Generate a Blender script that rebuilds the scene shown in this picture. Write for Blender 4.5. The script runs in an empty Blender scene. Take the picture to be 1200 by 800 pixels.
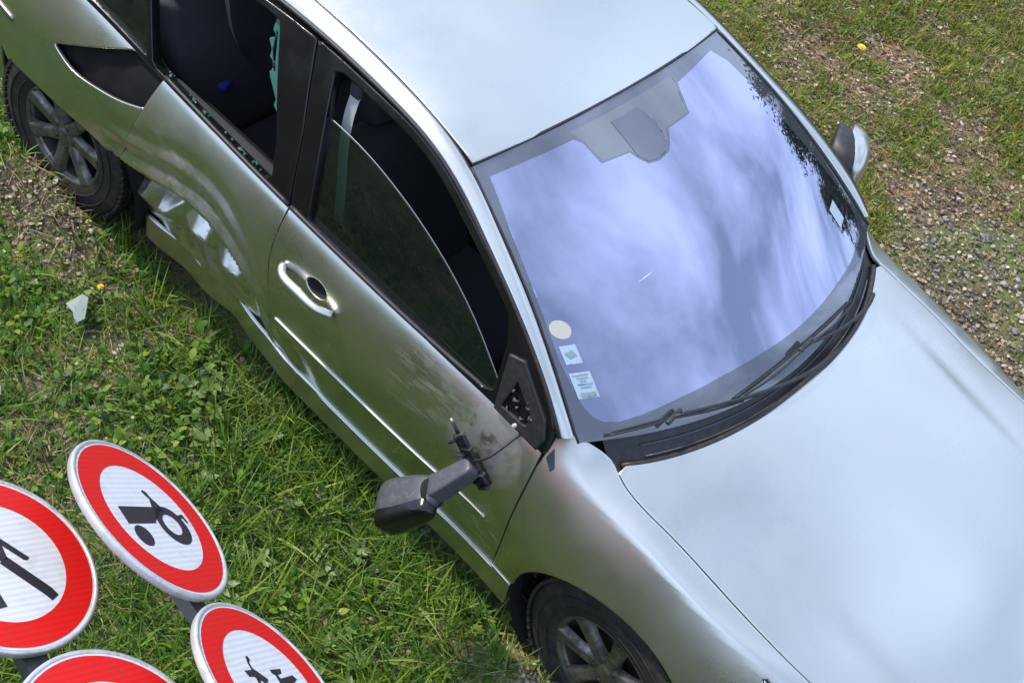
import bpy, bmesh, math, random
import numpy as np
from mathutils import Matrix, Vector
from mathutils.geometry import delaunay_2d_cdt

random.seed(7); RNG = np.random.default_rng(11)
scene = bpy.context.scene
COL = scene.collection
R_ = math.radians

# ------------------------------------------------------------------ camera
cam_d = bpy.data.cameras.new('camera'); cam = bpy.data.objects.new('camera', cam_d); COL.objects.link(cam)
cam_d.sensor_width = 36; cam_d.lens = 50.01; cam_d.clip_start = 0.05; cam_d.clip_end = 600
CX = (0.69799344, 0.68819512, 0.19797129); CY = (0.63006595, -0.4588115, -0.62650531); CZ = (-0.34032639, 0.56203157, -0.75385573)
cam.matrix_world = Matrix(((CX[0], -CY[0], -CZ[0], 1.9936966), (CX[1], -CY[1], -CZ[1], -2.98963925),
                           (CX[2], -CY[2], -CZ[2], 4.11314566), (0, 0, 0, 1)))
scene.camera = cam
scene.render.resolution_x = 1024; scene.render.resolution_y = 682

# ------------------------------------------------------------------ world, sun, exposure
SUN_AZ = R_(189)      # from +x (car nose) towards +y (far side of the car)
SUN_EL = R_(50)
w = bpy.data.worlds.new('World'); scene.world = w; w.use_nodes = True
nt = w.node_tree; nt.nodes.clear()
out = nt.nodes.new('ShaderNodeOutputWorld'); bg = nt.nodes.new('ShaderNodeBackground')
sky = nt.nodes.new('ShaderNodeTexSky'); sky.sky_type = 'NISHITA'; sky.sun_disc = False
sky.sun_elevation = SUN_EL; sky.sun_rotation = math.pi / 2 - SUN_AZ
sky.air_density = 1.0; sky.dust_density = 0.6; sky.ozone_density = 3.0
tc = nt.nodes.new('ShaderNodeTexCoord')
# broken cloud on a flat layer: the direction divided by its height gives the cloud-plane position
sep = nt.nodes.new('ShaderNodeSeparateXYZ'); nt.links.new(tc.outputs['Generated'], sep.inputs[0])
zc = nt.nodes.new('ShaderNodeMath'); zc.operation = 'MAXIMUM'; zc.inputs[1].default_value = 0.0
nt.links.new(sep.outputs['Z'], zc.inputs[0])
za = nt.nodes.new('ShaderNodeMath'); za.operation = 'ADD'; za.inputs[1].default_value = 0.18; nt.links.new(zc.outputs[0], za.inputs[0])
dv = nt.nodes.new('ShaderNodeVectorMath'); dv.operation = 'DIVIDE'; nt.links.new(tc.outputs['Generated'], dv.inputs[0])
cz = nt.nodes.new('ShaderNodeCombineXYZ')
for i in range(3): nt.links.new(za.outputs[0], cz.inputs[i])
nt.links.new(cz.outputs[0], dv.inputs[1])
n1 = nt.nodes.new('ShaderNodeTexNoise'); n1.inputs['Scale'].default_value = 2.0; n1.inputs['Detail'].default_value = 8
n1.inputs['Roughness'].default_value = 0.52; n1.inputs['Distortion'].default_value = 0.25
nt.links.new(dv.outputs[0], n1.inputs['Vector'])
cr = nt.nodes.new('ShaderNodeValToRGB'); cr.color_ramp.elements[0].position = 0.36; cr.color_ramp.elements[1].position = 0.66; cr.color_ramp.elements[0].color = (.30, .30, .30, 1)
nt.links.new(n1.outputs['Fac'], cr.inputs[0])
mx = nt.nodes.new('ShaderNodeMix'); mx.data_type = 'RGBA'
nt.links.new(cr.outputs[0], mx.inputs['Factor']); nt.links.new(sky.outputs[0], mx.inputs[6])
mx.inputs[7].default_value = (9.8, 12.0, 16.8, 1)
nt.links.new(mx.outputs[2], bg.inputs[0]); bg.inputs[1].default_value = 0.10
nt.links.new(bg.outputs[0], out.inputs[0])

sd = bpy.data.lights.new('sun', 'SUN'); sd.energy = 3.4; sd.angle = R_(4.0); sd.color = (1.0, 0.91, 0.75)
sun = bpy.data.objects.new('sun', sd); COL.objects.link(sun)
sv = Vector((math.cos(SUN_EL) * math.cos(SUN_AZ), math.cos(SUN_EL) * math.sin(SUN_AZ), math.sin(SUN_EL)))
sun.rotation_euler = sv.to_track_quat('Z', 'Y').to_euler(); sun.location = (0, 0, 12)

vs = scene.view_settings; vs.view_transform = 'Standard'; vs.look = 'None'; vs.exposure = 0.50; vs.gamma = 1.0
vs.use_curve_mapping = False

# ------------------------------------------------------------------ materials
M = {}
def mat(name, col, rough=0.5, metal=0.0, **kw):
    m = bpy.data.materials.new(name); m.use_nodes = True
    b = m.node_tree.nodes['Principled BSDF']
    b.inputs['Base Color'].default_value = (*col, 1); b.inputs['Roughness'].default_value = rough
    b.inputs['Metallic'].default_value = metal
    for k, v in kw.items(): b.inputs[k.replace('_', ' ')].default_value = v
    M[name] = m; return m
def nodes(m): return m.node_tree.nodes, m.node_tree.links, m.node_tree.nodes['Principled BSDF']
def noise(m, scale, detail=4, rough=0.55, coord='Object', dist=0.0):
    N, L, b = nodes(m); t = N.new('ShaderNodeTexCoord'); n = N.new('ShaderNodeTexNoise')
    n.inputs['Scale'].default_value = scale; n.inputs['Detail'].default_value = detail
    n.inputs['Roughness'].default_value = rough; n.inputs['Distortion'].default_value = dist
    L.new(t.outputs[coord], n.inputs['Vector']); return n
def ramp(m, src, stops):
    N, L, b = nodes(m); r = N.new('ShaderNodeValToRGB'); e = r.color_ramp.elements
    while len(e) < len(stops): e.new(0.5)
    for i, (p, c) in enumerate(stops): e[i].position = p; e[i].color = (*c, 1) if len(c) == 3 else c
    L.new(src, r.inputs[0]); return r
def bump(m, src, strength, dist=0.01):
    N, L, b = nodes(m); bp = N.new('ShaderNodeBump'); bp.inputs['Strength'].default_value = strength
    bp.inputs['Distance'].default_value = dist; L.new(src, bp.inputs['Height']); L.new(bp.outputs[0], b.inputs['Normal']); return bp
def speck(m, col, scale=40, lo=0.45, hi=0.62, amt=0.5, rough=None):
    """irregular dust / dirt of another colour over the base colour"""
    N, L, b = nodes(m); n = noise(m, scale, 6, 0.65); r = ramp(m, n.outputs['Fac'], [(lo, (0, 0, 0)), (hi, (amt,) * 3)])
    x = N.new('ShaderNodeMix'); x.data_type = 'RGBA'; L.new(r.outputs[0], x.inputs['Factor'])
    x.inputs[6].default_value = b.inputs['Base Color'].default_value; x.inputs[7].default_value = (*col, 1)
    L.new(x.outputs[2], b.inputs['Base Color'])
    if rough is not None:
        q = ramp(m, n.outputs['Fac'], [(lo, (b.inputs['Roughness'].default_value,) * 3), (hi, (rough,) * 3)]); L.new(q.outputs[0], b.inputs['Roughness'])

paint = mat('silver_paint', (0.575, 0.575, 0.525), 0.33, 0.97, Coat_Weight=0.3, Coat_Roughness=0.07)
def finish(m, dents):
    """flake, uneven polish, road dust and, where the crash rubbed the panel, scuff marks with their own shape"""
    N, L, b = nodes(m); bump(m, noise(m, 1800, 1).outputs['Fac'], 0.05, 0.0004)
    base = b.inputs['Base Color'].default_value[:]
    r = ramp(m, noise(m, 3.2, 8, .62).outputs['Fac'], [(.3, (.235,) * 3), (.7, (.37,) * 3)]); rough = r.outputs[0]
    spots = ramp(m, noise(m, 85, 3, .5).outputs['Fac'], [(.66, (0, 0, 0)), (.78, (.16,) * 3)]); col = N.new('ShaderNodeMix'); col.data_type = 'RGBA'; L.new(spots.outputs[0], col.inputs['Factor']); col.inputs[6].default_value = base; col.inputs[7].default_value = (.30, .29, .26, 1)
    last = col.outputs[2]; mv = N.new('ShaderNodeValue'); mv.outputs[0].default_value = .97; metal = mv.outputs[0]
    t = N.new('ShaderNodeTexCoord')
    for (cx, cy, cz), rad, sc, rot, lo, hi, tint, amt in dents:
        d = N.new('ShaderNodeVectorMath'); d.operation = 'DISTANCE'; L.new(t.outputs['Object'], d.inputs[0]); d.inputs[1].default_value = (cx, cy, cz)
        fall = N.new('ShaderNodeMapRange'); L.new(d.outputs['Value'], fall.inputs[0]); fall.inputs[1].default_value = rad; fall.inputs[2].default_value = rad * .3; fall.inputs[3].default_value = 0; fall.inputs[4].default_value = 1
        mp = N.new('ShaderNodeMapping'); L.new(t.outputs['Object'], mp.inputs[0]); mp.inputs['Rotation'].default_value = (0, rot, 0); mp.inputs['Scale'].default_value = sc
        nz = N.new('ShaderNodeTexNoise'); nz.inputs['Scale'].default_value = 1; nz.inputs['Detail'].default_value = 7; nz.inputs['Roughness'].default_value = .7; L.new(mp.outputs[0], nz.inputs['Vector'])
        rr = ramp(m, nz.outputs['Fac'], [(lo, (0, 0, 0)), (hi, (amt,) * 3)]); mu = N.new('ShaderNodeMath'); mu.operation = 'MULTIPLY'; L.new(rr.outputs[0], mu.inputs[0]); L.new(fall.outputs[0], mu.inputs[1])
        x = N.new('ShaderNodeMix'); x.data_type = 'RGBA'; L.new(mu.outputs[0], x.inputs['Factor']); L.new(last, x.inputs[6]); x.inputs[7].default_value = (*tint, 1); last = x.outputs[2]
        y = N.new('ShaderNodeMix'); y.data_type = 'FLOAT'; L.new(mu.outputs[0], y.inputs['Factor']); L.new(rough, y.inputs[2]); y.inputs[3].default_value = .62; rough = y.outputs[0]
        y2 = N.new('ShaderNodeMix'); y2.data_type = 'FLOAT'; L.new(mu.outputs[0], y2.inputs['Factor']); L.new(metal, y2.inputs[2]); y2.inputs[3].default_value = .15; metal = y2.outputs[0]
    L.new(last, b.inputs['Base Color']); L.new(rough, b.inputs['Roughness'])
    if dents: L.new(metal, b.inputs['Metallic'])
finish(paint, [])
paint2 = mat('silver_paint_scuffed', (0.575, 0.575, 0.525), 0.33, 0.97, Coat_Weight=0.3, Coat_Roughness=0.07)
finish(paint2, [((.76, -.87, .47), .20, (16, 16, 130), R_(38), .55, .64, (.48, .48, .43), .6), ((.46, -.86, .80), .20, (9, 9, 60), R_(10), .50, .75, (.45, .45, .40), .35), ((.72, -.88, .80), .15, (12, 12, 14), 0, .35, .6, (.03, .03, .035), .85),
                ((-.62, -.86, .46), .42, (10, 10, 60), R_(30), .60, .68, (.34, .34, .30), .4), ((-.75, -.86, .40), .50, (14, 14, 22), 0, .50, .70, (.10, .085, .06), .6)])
mat('bare_metal', (0.55, 0.55, 0.53), 0.34, 1.0)
mat('chrome_trim', (0.34, 0.345, 0.32), 0.42, 1.0)
mat('black_gloss', (0.006, 0.006, 0.007), 0.16)
r_ = ramp(M['black_gloss'], noise(M['black_gloss'], 9, 6, .6).outputs['Fac'], [(.35, (.12,) * 3), (.75, (.34,) * 3)]); M['black_gloss'].node_tree.links.new(r_.outputs[0], nodes(M['black_gloss'])[2].inputs['Roughness'])
mat('black_plastic', (0.012, 0.012, 0.014), 0.5); speck(M['black_plastic'], (0.04, 0.038, 0.034), 45, .45, .75, .7)
mat('grey_plastic', (0.05, 0.055, 0.065), 0.45); speck(M['grey_plastic'], (0.13, 0.13, 0.125), 60, .5, .75, .6)
mat('rubber', (0.014, 0.014, 0.014), 0.75); speck(M['rubber'], (0.06, 0.05, 0.036), 16, .46, .7, .75)
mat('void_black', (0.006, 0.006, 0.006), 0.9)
mat('interior', (0.028, 0.030, 0.036), 0.85); bump(M['interior'], noise(M['interior'], 220).outputs['Fac'], .3)
mat('headliner', (0.12, 0.12, 0.13), 0.9)
mat('belt_grey', (0.36, 0.37, 0.36), 0.7); mat('belt_dark', (0.10, 0.10, 0.11), 0.7)
mat('blue_cloth', (0.012, 0.03, 0.24), 0.8)
mat("alloy", (0.26, 0.265, 0.245), 0.42, 0.85); speck(M['alloy'], (0.09, 0.08, 0.06), 22, .36, .62, .85, .7)
mat('brake', (0.05, 0.045, 0.04), 0.6, 0.5)
mat('shard', (0.075, 0.22, 0.19), 0.15, 0.0, Transmission_Weight=0.35, IOR=1.5)
mat('sticker_cream', (0.42, 0.42, 0.35), 0.6); mat('sticker_pale', (0.33, 0.43, 0.50), 0.6); mat('sticker_ink', (0.20, 0.27, 0.29), 0.6)
mat('sign_red', (0.60, 0.008, 0.006), 0.5, 0.0, Specular_IOR_Level=0.25); mat('sign_white', (0.58, 0.59, 0.61), 0.5, 0.0, Specular_IOR_Level=0.25); mat('sign_black', (0.020, 0.017, 0.022), 0.4)
mat('lamp_white', (0.32, 0.34, 0.36), 0.08, 0.6, Coat_Weight=1.0)
for k in ('sign_red', 'sign_white'):
    m = M[k]; N, L, b = nodes(m); t = N.new('ShaderNodeTexCoord'); wv = N.new('ShaderNodeTexWave'); wv.wave_type = 'BANDS'; wv.bands_direction = 'Y'
    wv.inputs['Scale'].default_value = 16; wv.inputs['Distortion'].default_value = 0.6; L.new(t.outputs['Object'], wv.inputs['Vector'])
    c = b.inputs['Base Color'].default_value[:3]; r = ramp(m, wv.outputs['Fac'], [(0, tuple(v * 0.86 for v in c)), (1, c)])
    nn = noise(m, 14, 6); r2 = ramp(m, nn.outputs['Fac'], [(.5, (0, 0, 0)), (.8, (.35,) * 3)])
    x = N.new('ShaderNodeMix'); x.data_type = 'RGBA'; L.new(r2.outputs[0], x.inputs['Factor']); L.new(r.outputs[0], x.inputs[6])
    x.inputs[7].default_value = (0.42 * c[0] + .05, 0.42 * c[1] + .03, 0.42 * c[2] + .02, 1); L.new(x.outputs[2], b.inputs['Base Color'])
mat('sign_alu', (0.60, 0.61, 0.62), 0.42, 0.55); speck(M['sign_alu'], (0.20, 0.19, 0.15), 18, .45, .7, .7, .7)
mat('pole_steel', (0.10, 0.105, 0.11), 0.5, 0.5); speck(M['pole_steel'], (0.16, 0.14, 0.10), 30, .45, .7, .7)

def glass_mat(name, tint, refl, fac0, fac1, body, body_alpha):
    """thin automotive glass: clear tinted pane, mirror reflection by Fresnel, optional dark film behind"""
    m = bpy.data.materials.new(name); m.use_nodes = True; N = m.node_tree.nodes; L = m.node_tree.links; N.clear()
    o = N.new('ShaderNodeOutputMaterial'); tr = N.new('ShaderNodeBsdfTransparent'); tr.inputs[0].default_value = (*tint, 1)
    df = N.new('ShaderNodeBsdfDiffuse'); df.inputs[0].default_value = (*body, 1)
    m1 = N.new('ShaderNodeMixShader'); m1.inputs[0].default_value = body_alpha; L.new(tr.outputs[0], m1.inputs[1]); L.new(df.outputs[0], m1.inputs[2])
    gl = N.new('ShaderNodeBsdfGlossy'); gl.inputs['Color'].default_value = (*refl, 1); gl.inputs['Roughness'].default_value = 0.02
    lw = N.new('ShaderNodeFresnel'); lw.inputs['IOR'].default_value = 1.52
    mr = N.new('ShaderNodeMapRange'); mr.inputs[1].default_value = 0.04; mr.inputs[2].default_value = 1; mr.inputs[3].default_value = fac0; mr.inputs[4].default_value = fac1
    L.new(lw.outputs[0], mr.inputs[0])
    m2 = N.new('ShaderNodeMixShader'); L.new(mr.outputs[0], m2.inputs[0]); L.new(m1.outputs[0], m2.inputs[1]); L.new(gl.outputs[0], m2.inputs[2])
    L.new(m2.outputs[0], o.inputs[0]); M[name] = m; return m
glass_mat('windscreen_coated', (0.40, 0.42, 0.46), (0.76, 0.77, 1.0), 0.49, 1.0, (0.05, 0.05, 0.09), 0.25)
glass_mat('windscreen_plain', (0.45, 0.47, 0.47), (0.95, 0.97, 1.0), 0.17, 1.0, (0.13, 0.135, 0.14), 0.6)
glass_mat('windscreen_frit', (0.02, 0.02, 0.02), (0.93, 0.95, 1.0), 0.17, 1.0, (0.045, 0.05, 0.06), 0.97)
glass_mat('side_glass', (0.42, 0.52, 0.46), (0.95, 1.0, 0.97), 0.065, 1.0, (0.03, 0.05, 0.04), 0.12)

# ------------------------------------------------------------------ object helpers
def link(o, parent=None):
    COL.objects.link(o)
    if parent is not None: o.parent = parent
    return o
def empty(name, loc=(0, 0, 0), label=None, cat=None, group=None):
    o = bpy.data.objects.new(name, None); o.location = loc; o.empty_display_size = 0.2; link(o)
    if label: o['label'] = label
    if cat: o['category'] = cat
    if group: o['group'] = group
    return o
def mesh_obj(name, verts, faces, mats, parent=None, smooth=True, mi=None):
    me = bpy.data.meshes.new(name); me.from_pydata([tuple(map(float, v)) for v in verts], [], [tuple(map(int, q)) for q in faces])
    for m in (mats if isinstance(mats, (list, tuple)) else [mats]): me.materials.append(M[m] if isinstance(m, str) else m)
    if smooth: me.polygons.foreach_set('use_smooth', [True] * len(me.polygons))
    if mi is not None: me.polygons.foreach_set('material_index', mi)
    me.update(); return link(bpy.data.objects.new(name, me), parent)
def bm_obj(name, bm, m, parent=None, smooth=True, sharp=35):
    me = bpy.data.meshes.new(name); bm.normal_update()
    if smooth:
        for f in bm.faces: f.smooth = True
        for e in bm.edges:
            if len(e.link_faces) == 2 and e.calc_face_angle(0) > R_(sharp): e.smooth = False
    bm.to_mesh(me); bm.free(); me.materials.append(M[m] if isinstance(m, str) else m)
    return link(bpy.data.objects.new(name, me), parent)
def tri_mesh(name, V, T, m, parent=None, col=None, smooth=False):
    """fast mesh from numpy arrays; col = one colour per vertex (the thing's own colour variety)"""
    me = bpy.data.meshes.new(name); V = np.asarray(V, np.float32); T = np.asarray(T, np.int32)
    me.vertices.add(len(V)); me.vertices.foreach_set('co', V.ravel())
    me.loops.add(T.size); me.loops.foreach_set('vertex_index', T.ravel())
    me.polygons.add(len(T)); me.polygons.foreach_set('loop_start', np.arange(0, T.size, 3, dtype=np.int32))
    if smooth: me.polygons.foreach_set('use_smooth', np.ones(len(T), bool))
    me.update(calc_edges=True)
    if col is not None:
        a = me.color_attributes.new('tint', 'FLOAT_COLOR', 'POINT')
        a.data.foreach_set('color', np.concatenate([col, np.ones((len(col), 1))], 1).astype(np.float32).ravel())
    me.materials.append(M[m]); return link(bpy.data.objects.new(name, me), parent)
def box_bm(bm, c, s, rot=None, bev=0.0, seg=2):
    r = bmesh.ops.create_cube(bm, size=1.0); vs_ = r['verts']
    for v in vs_: v.co = Vector((v.co.x * s[0], v.co.y * s[1], v.co.z * s[2]))
    if bev > 0:
        es = list({e for v in vs_ for e in v.link_edges})
        r2 = bmesh.ops.bevel(bm, geom=es, offset=bev, segments=seg, affect='EDGES', profile=0.5); vs_ = list({v for f in r2['faces'] for v in f.verts} | {v for v in vs_ if v.is_valid})
    for v in vs_:
        p = v.co if rot is None else rot @ v.co
        v.co = p + Vector(c)
    return vs_
def tube(pts, rad, n=8, caps=True):
    pts = [Vector(p) for p in pts]; V = []; F = []; rad = rad if hasattr(rad, '__len__') else [rad] * len(pts)
    up = Vector((0, 0, 1)); prev = None
    for i, p in enumerate(pts):
        t = (pts[min(i + 1, len(pts) - 1)] - pts[max(i - 1, 0)]).normalized()
        if prev is None:
            a = t.cross(up); a = a.normalized() if a.length > 1e-3 else t.cross(Vector((1, 0, 0))).normalized()
        else: a = (prev - t * prev.dot(t)).normalized()
        prev = a; b = t.cross(a)
        for k in range(n):
            q = 2 * math.pi * k / n; V.append(p + (a * math.cos(q) + b * math.sin(q)) * rad[i])
    for i in range(len(pts) - 1):
        for k in range(n): F.append((i * n + k, i * n + (k + 1) % n, (i + 1) * n + (k + 1) % n, (i + 1) * n + k))
    if caps: F.append(tuple(range(n))[::-1]); F.append(tuple(range((len(pts) - 1) * n, len(pts) * n)))
    return V, F
class Spl:
    """natural cubic spline through (x, y)"""
    def __init__(s, xs, ys):
        s.x = np.array(xs, float); s.y = np.array(ys, float); n = len(xs); h = np.diff(s.x); A = np.eye(n); r = np.zeros(n)
        for i in range(1, n - 1):
            A[i, i - 1] = h[i - 1]; A[i, i] = 2 * (h[i - 1] + h[i]); A[i, i + 1] = h[i]
            r[i] = 6 * ((s.y[i + 1] - s.y[i]) / h[i] - (s.y[i] - s.y[i - 1]) / h[i - 1])
        s.m = np.linalg.solve(A, r); s.h = h
    def __call__(s, v):
        v = np.asarray(v, float); q = np.clip(v, s.x[0], s.x[-1]); i = np.clip(np.searchsorted(s.x, q) - 1, 0, len(s.x) - 2)
        a = (s.x[i + 1] - q) / s.h[i]; b = 1 - a
        return a * s.y[i] + b * s.y[i + 1] + ((a ** 3 - a) * s.m[i] + (b ** 3 - b) * s.m[i + 1]) * s.h[i] ** 2 / 6
def sstep(a, b, x): t = np.clip((x - a) / (b - a), 0, 1); return t * t * (3 - 2 * t)
def curve(pts, n=24):
    """smooth 2-D / 3-D curve through points"""
    pts = np.array(pts, float); d = np.r_[0, np.cumsum(np.linalg.norm(np.diff(pts, axis=0), axis=1))]
    t = np.linspace(0, d[-1], n); return np.stack([Spl(d, pts[:, k])(t) for k in range(pts.shape[1])], 1)
def resample(loop, step):
    P = np.array(loop, float); o = []
    for a, b in zip(P, np.roll(P, -1, 0)):
        k = max(1, int(round(np.linalg.norm(b - a) / step)))
        for j in range(k): o.append(a + (b - a) * j / k)
    return np.array(o)
def inside(P, loop):
    x, y = P[:, 0], P[:, 1]; r = np.zeros(len(P), bool); L = np.asarray(loop)
    for (x1, y1), (x2, y2) in zip(L, np.roll(L, -1, 0)):
        c = (y1 > y) != (y2 > y); xx = (x2 - x1) * (y - y1) / np.where(y2 == y1, 1e-12, y2 - y1) + x1; r ^= c & (x < xx)
    return r
def dist_loop(P, loop):
    d = np.full(len(P), 9.0)
    for a, b in zip(loop, np.roll(loop, -1, 0)):
        ab = b - a; t = np.clip(((P - a) @ ab) / max(ab @ ab, 1e-12), 0, 1); d = np.minimum(d, np.linalg.norm(P - a - t[:, None] * ab, axis=1))
    return d
def panel(name, outer, F, m, parent, res=0.03, holes=(), depth=0.012, outward=(0, -1, 0), lip=0.004, mirror=False):
    """sheet-metal panel: outline in the surface's own parameters, mapped by F, edges folded inwards by depth"""
    loops = [resample(outer, res * 0.55)] + [resample(h, res * 0.55) for h in holes]; pts = []; edges = []; rings = []
    for li, L in enumerate(loops):
        b = len(pts); k = len(L); pts += list(L); edges += [(b + i, b + (i + 1) % k) for i in range(k)]; rings.append((b, k))
    allL = loops
    lo = allL[0].min(0); hi = allL[0].max(0); gx = np.arange(lo[0], hi[0], res); gy = np.arange(lo[1], hi[1], res * 0.866)
    G = np.array([(x + (0.5 * res if j % 2 else 0), y) for j, y in enumerate(gy) for x in gx])
    for L in loops:            # a ring just inside the edge keeps the fold's shading off the panel
        e = np.roll(L, -1, 0) - np.roll(L, 1, 0); nn = np.stack([e[:, 1], -e[:, 0]], 1); nn /= np.linalg.norm(nn, axis=1)[:, None] + 1e-9
        for s in (1, -1):
            q = L + nn * lip * s; pts += [p for p in q[::1]] if False else []
            ok = inside(q, loops[0]) & (dist_loop(q, loops[0]) > lip * .8)
            for H in loops[1:]: ok &= ~inside(q, H) & (dist_loop(q, H) > lip * .8)
            pts += list(q[ok])
    ok = inside(G, loops[0])
    for H in loops[1:]: ok &= ~inside(G, H)
    for L in loops: ok &= dist_loop(G, L) > res * 0.45
    pts += list(G[ok])
    r = delaunay_2d_cdt([Vector((float(p[0]), float(p[1]))) for p in pts], edges, [], 0, 1e-5)
    P2 = np.array([tuple(v) for v in r[0]]); T = np.array([t for t in r[2] if len(t) == 3]); cen = P2[T].mean(1)
    ok = inside(cen, loops[0])
    for H in loops[1:]: ok &= ~inside(cen, H)
    T = T[ok]; V = F(P2); h = 1e-4
    nr = np.cross(F(P2 + [h, 0]) - V, F(P2 + [0, h]) - V); nr /= np.linalg.norm(nr, axis=1)[:, None] + 1e-12
    sgn = 1.0 if (nr @ np.array(outward)).mean() > 0 else -1.0
    nr *= sgn
    if sgn < 0: T = T[:, ::-1]
    omap = {}
    for new, olds in enumerate(r[3]):
        for o_ in olds: omap[o_] = new
    V = list(V); Fc = [tuple(t) for t in T]
    if depth > 0:
        for (b, k), L in zip(rings, loops):
            idx = [omap.get(b + i) for i in range(k)]; idx = [i for i in idx if i is not None]; k = len(idx); base = np.array([V[i] for i in idx]); nb = nr[idx]
            tg = np.roll(base, -1, 0) - np.roll(base, 1, 0); ow = np.cross(tg, nb); ow /= np.linalg.norm(ow, axis=1)[:, None] + 1e-9
            c2 = P2[idx]; tst = F(c2 + 0) ; mid = np.array(V).mean(0)
            # outwards = away from the panel's material
            probe = 0
            e2 = np.roll(c2, -1, 0) - np.roll(c2, 1, 0); n2 = np.stack([e2[:, 1], -e2[:, 0]], 1); n2 /= np.linalg.norm(n2, axis=1)[:, None] + 1e-9
            q = c2 + n2 * 1e-3; isin = inside(q, loops[0])
            for H in loops[1:]: isin &= ~inside(q, H)
            d3 = F(q) - base; s = np.where((ow * d3).sum(1) > 0, 1.0, -1.0) * np.where(isin, -1.0, 1.0)
            r1 = base + ow * s[:, None] * 0.0012 - nb * 0.0022; r2 = base + ow * s[:, None] * 0.0012 - nb * depth
            o1 = len(V); V += list(r1); o2 = len(V); V += list(r2)
            flip = s.mean() < 0
            for i in range(k):
                j = (i + 1) % k; qd = [(idx[i], idx[j], o1 + j, o1 + i), (o1 + i, o1 + j, o2 + j, o2 + i)]
                for f_ in qd: Fc.append(f_[::-1] if not flip else f_)
    V = np.array(V)
    if mirror: V = V * [1, -1, 1]; Fc = [f_[::-1] for f_ in Fc]
    return mesh_obj(name, V, Fc, m, parent)
def grid_obj(name, G, m, parent=None, close_u=False, flip=False):
    """G[i][j] -> points; quad surface"""
    G = np.asarray(G, float); a, b, _ = G.shape; F = []
    for i in range(a - (0 if close_u else 1)):
        for j in range(b - 1):
            q = (i * b + j, i * b + j + 1, ((i + 1) % a) * b + j + 1, ((i + 1) % a) * b + j); F.append(q[::-1] if flip else q)
    return mesh_obj(name, G.reshape(-1, 3), F, m, parent)

# ================================================================== the car
# car frame = world frame: x forward, y to the car's left, z up, origin on the ground midway between the axles
def vnoise(x, y, seed=0, lin=False):
    xi = np.floor(x).astype(int); yi = np.floor(y).astype(int); fx = x - xi; fy = y - yi; 
    if not lin: fx = fx * fx * (3 - 2 * fx); fy = fy * fy * (3 - 2 * fy)
    def h(a, b):
        q = (a * 374761393 + b * 668265263 + seed * 1442695041) & 0x7fffffff; q = ((q ^ (q >> 13)) * 1274126177) & 0x7fffffff; return (q ^ (q >> 16)) / 0x7fffffff
    return (h(xi, yi) * (1 - fx) + h(xi + 1, yi) * fx) * (1 - fy) + (h(xi, yi + 1) * (1 - fx) + h(xi + 1, yi + 1) * fx) * fy
sW = Spl([-2.3, -2.1, -1.8, -1.36, -.9, -.2, .5, .88, 1.15, 1.4, 1.7, 1.95, 2.15, 2.3], [.60, .77, .862, .895, .893, .888, .886, .880, .893, .903, .880, .80, .67, .5])
sz7 = Spl([-2.3, -1.8, -1.3, -1.0, -.5, 0, .5, .88, 1.05, 1.3, 1.6, 1.9, 2.15, 2.3], [.93, .955, .965, .948, .920, .907, .897, .885, .864, .834, .791, .739, .67, .60])
sy7 = Spl([-2.3, -1.8, -1.3, -.9, -.2, .5, .88, 1.05, 1.3, 1.6, 1.9, 2.15, 2.3], [.48, .75, .795, .805, .826, .822, .801, .788, .780, .766, .715, .585, .42])
sP = Spl([-2.3, -1.3, -.5, .3, .88, 1.3, 1.8, 2.3], [2.0, 2.1, 2.3, 2.3, 2.0, 1.52, 1.52, 1.6])
sZ0 = Spl([-2.3, -1.3, -.5, .3, .75, 1.15, 1.5, 2.3], [.60, .62, .66, .66, .64, .56, .54, .48])
fz8 = Spl([.86, .93, 1.0, 1.08, 1.27, 1.5, 1.83, 2.1, 2.3], [.968, .962, .932, .896, .865, .827, .783, .70, .62])
fy8 = Spl([.86, .93, 1.0, 1.035, 1.075, 1.12, 1.27, 1.5, 1.83, 2.1, 2.3], [.775, .736, .693, .682, .692, .700, .701, .697, .690, .60, .45])
def top_pt(x, fender):
    if fender: return fy8(x), fz8(x)
    return sy7(x) - 0.016, sz7(x) + 0.020
def top_w(x, fender=False):
    y8, z8 = top_pt(x, fender); return sz7(x) + np.hypot(y8 - sy7(x), z8 - sz7(x))
ridge = Spl([-1.2, -.904, -.741, -.517, -.379, -.236, -.1], [.52, .595, .649, .675, .618, .498, .36])
def make_facets():
    """torn-sheet look: displacement on scattered points, joined by flat triangles"""
    r = random.Random(12); P = []; D = []
    rows = [(-.19, .0, 0), (-.140, .011, .003), (-.100, -.003, .002), (-.050, .015, .004), (.0, -.010, .003), (.036, .060, .008), (.110, None, 0), (.180, None, 1), (.245, .050, .014), (.33, .045, .008), (.50, .0, 0)]
    for k, (q, d0, jit) in enumerate(rows):
        n = 18
        for i in range(n):
            x = -1.10 + 1.02 * (i + (.5 if k % 2 else 0) + r.uniform(-.28, .28) * (q > .02)) / (n - 1)
            if d0 is None: d = (.106 if i % 3 else .066) + r.uniform(-.020, .020) if jit == 0 else (.016 if i % 3 else .060) + r.uniform(-.014, .014)
            else: d = d0 + r.uniform(-jit, jit)
            P.append((x, q + (r.uniform(-.012, .012) if q > .02 else 0))); D.append(d)
    R = delaunay_2d_cdt([Vector(p) for p in P], [], [], 0, 1e-6); V = np.array([tuple(v) for v in R[0]]); Dm = np.array([D[o[0]] for o in R[3]]); return V, np.array([t for t in R[2] if len(t) == 3]), Dm
FV, FT, FD = make_facets()
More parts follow.
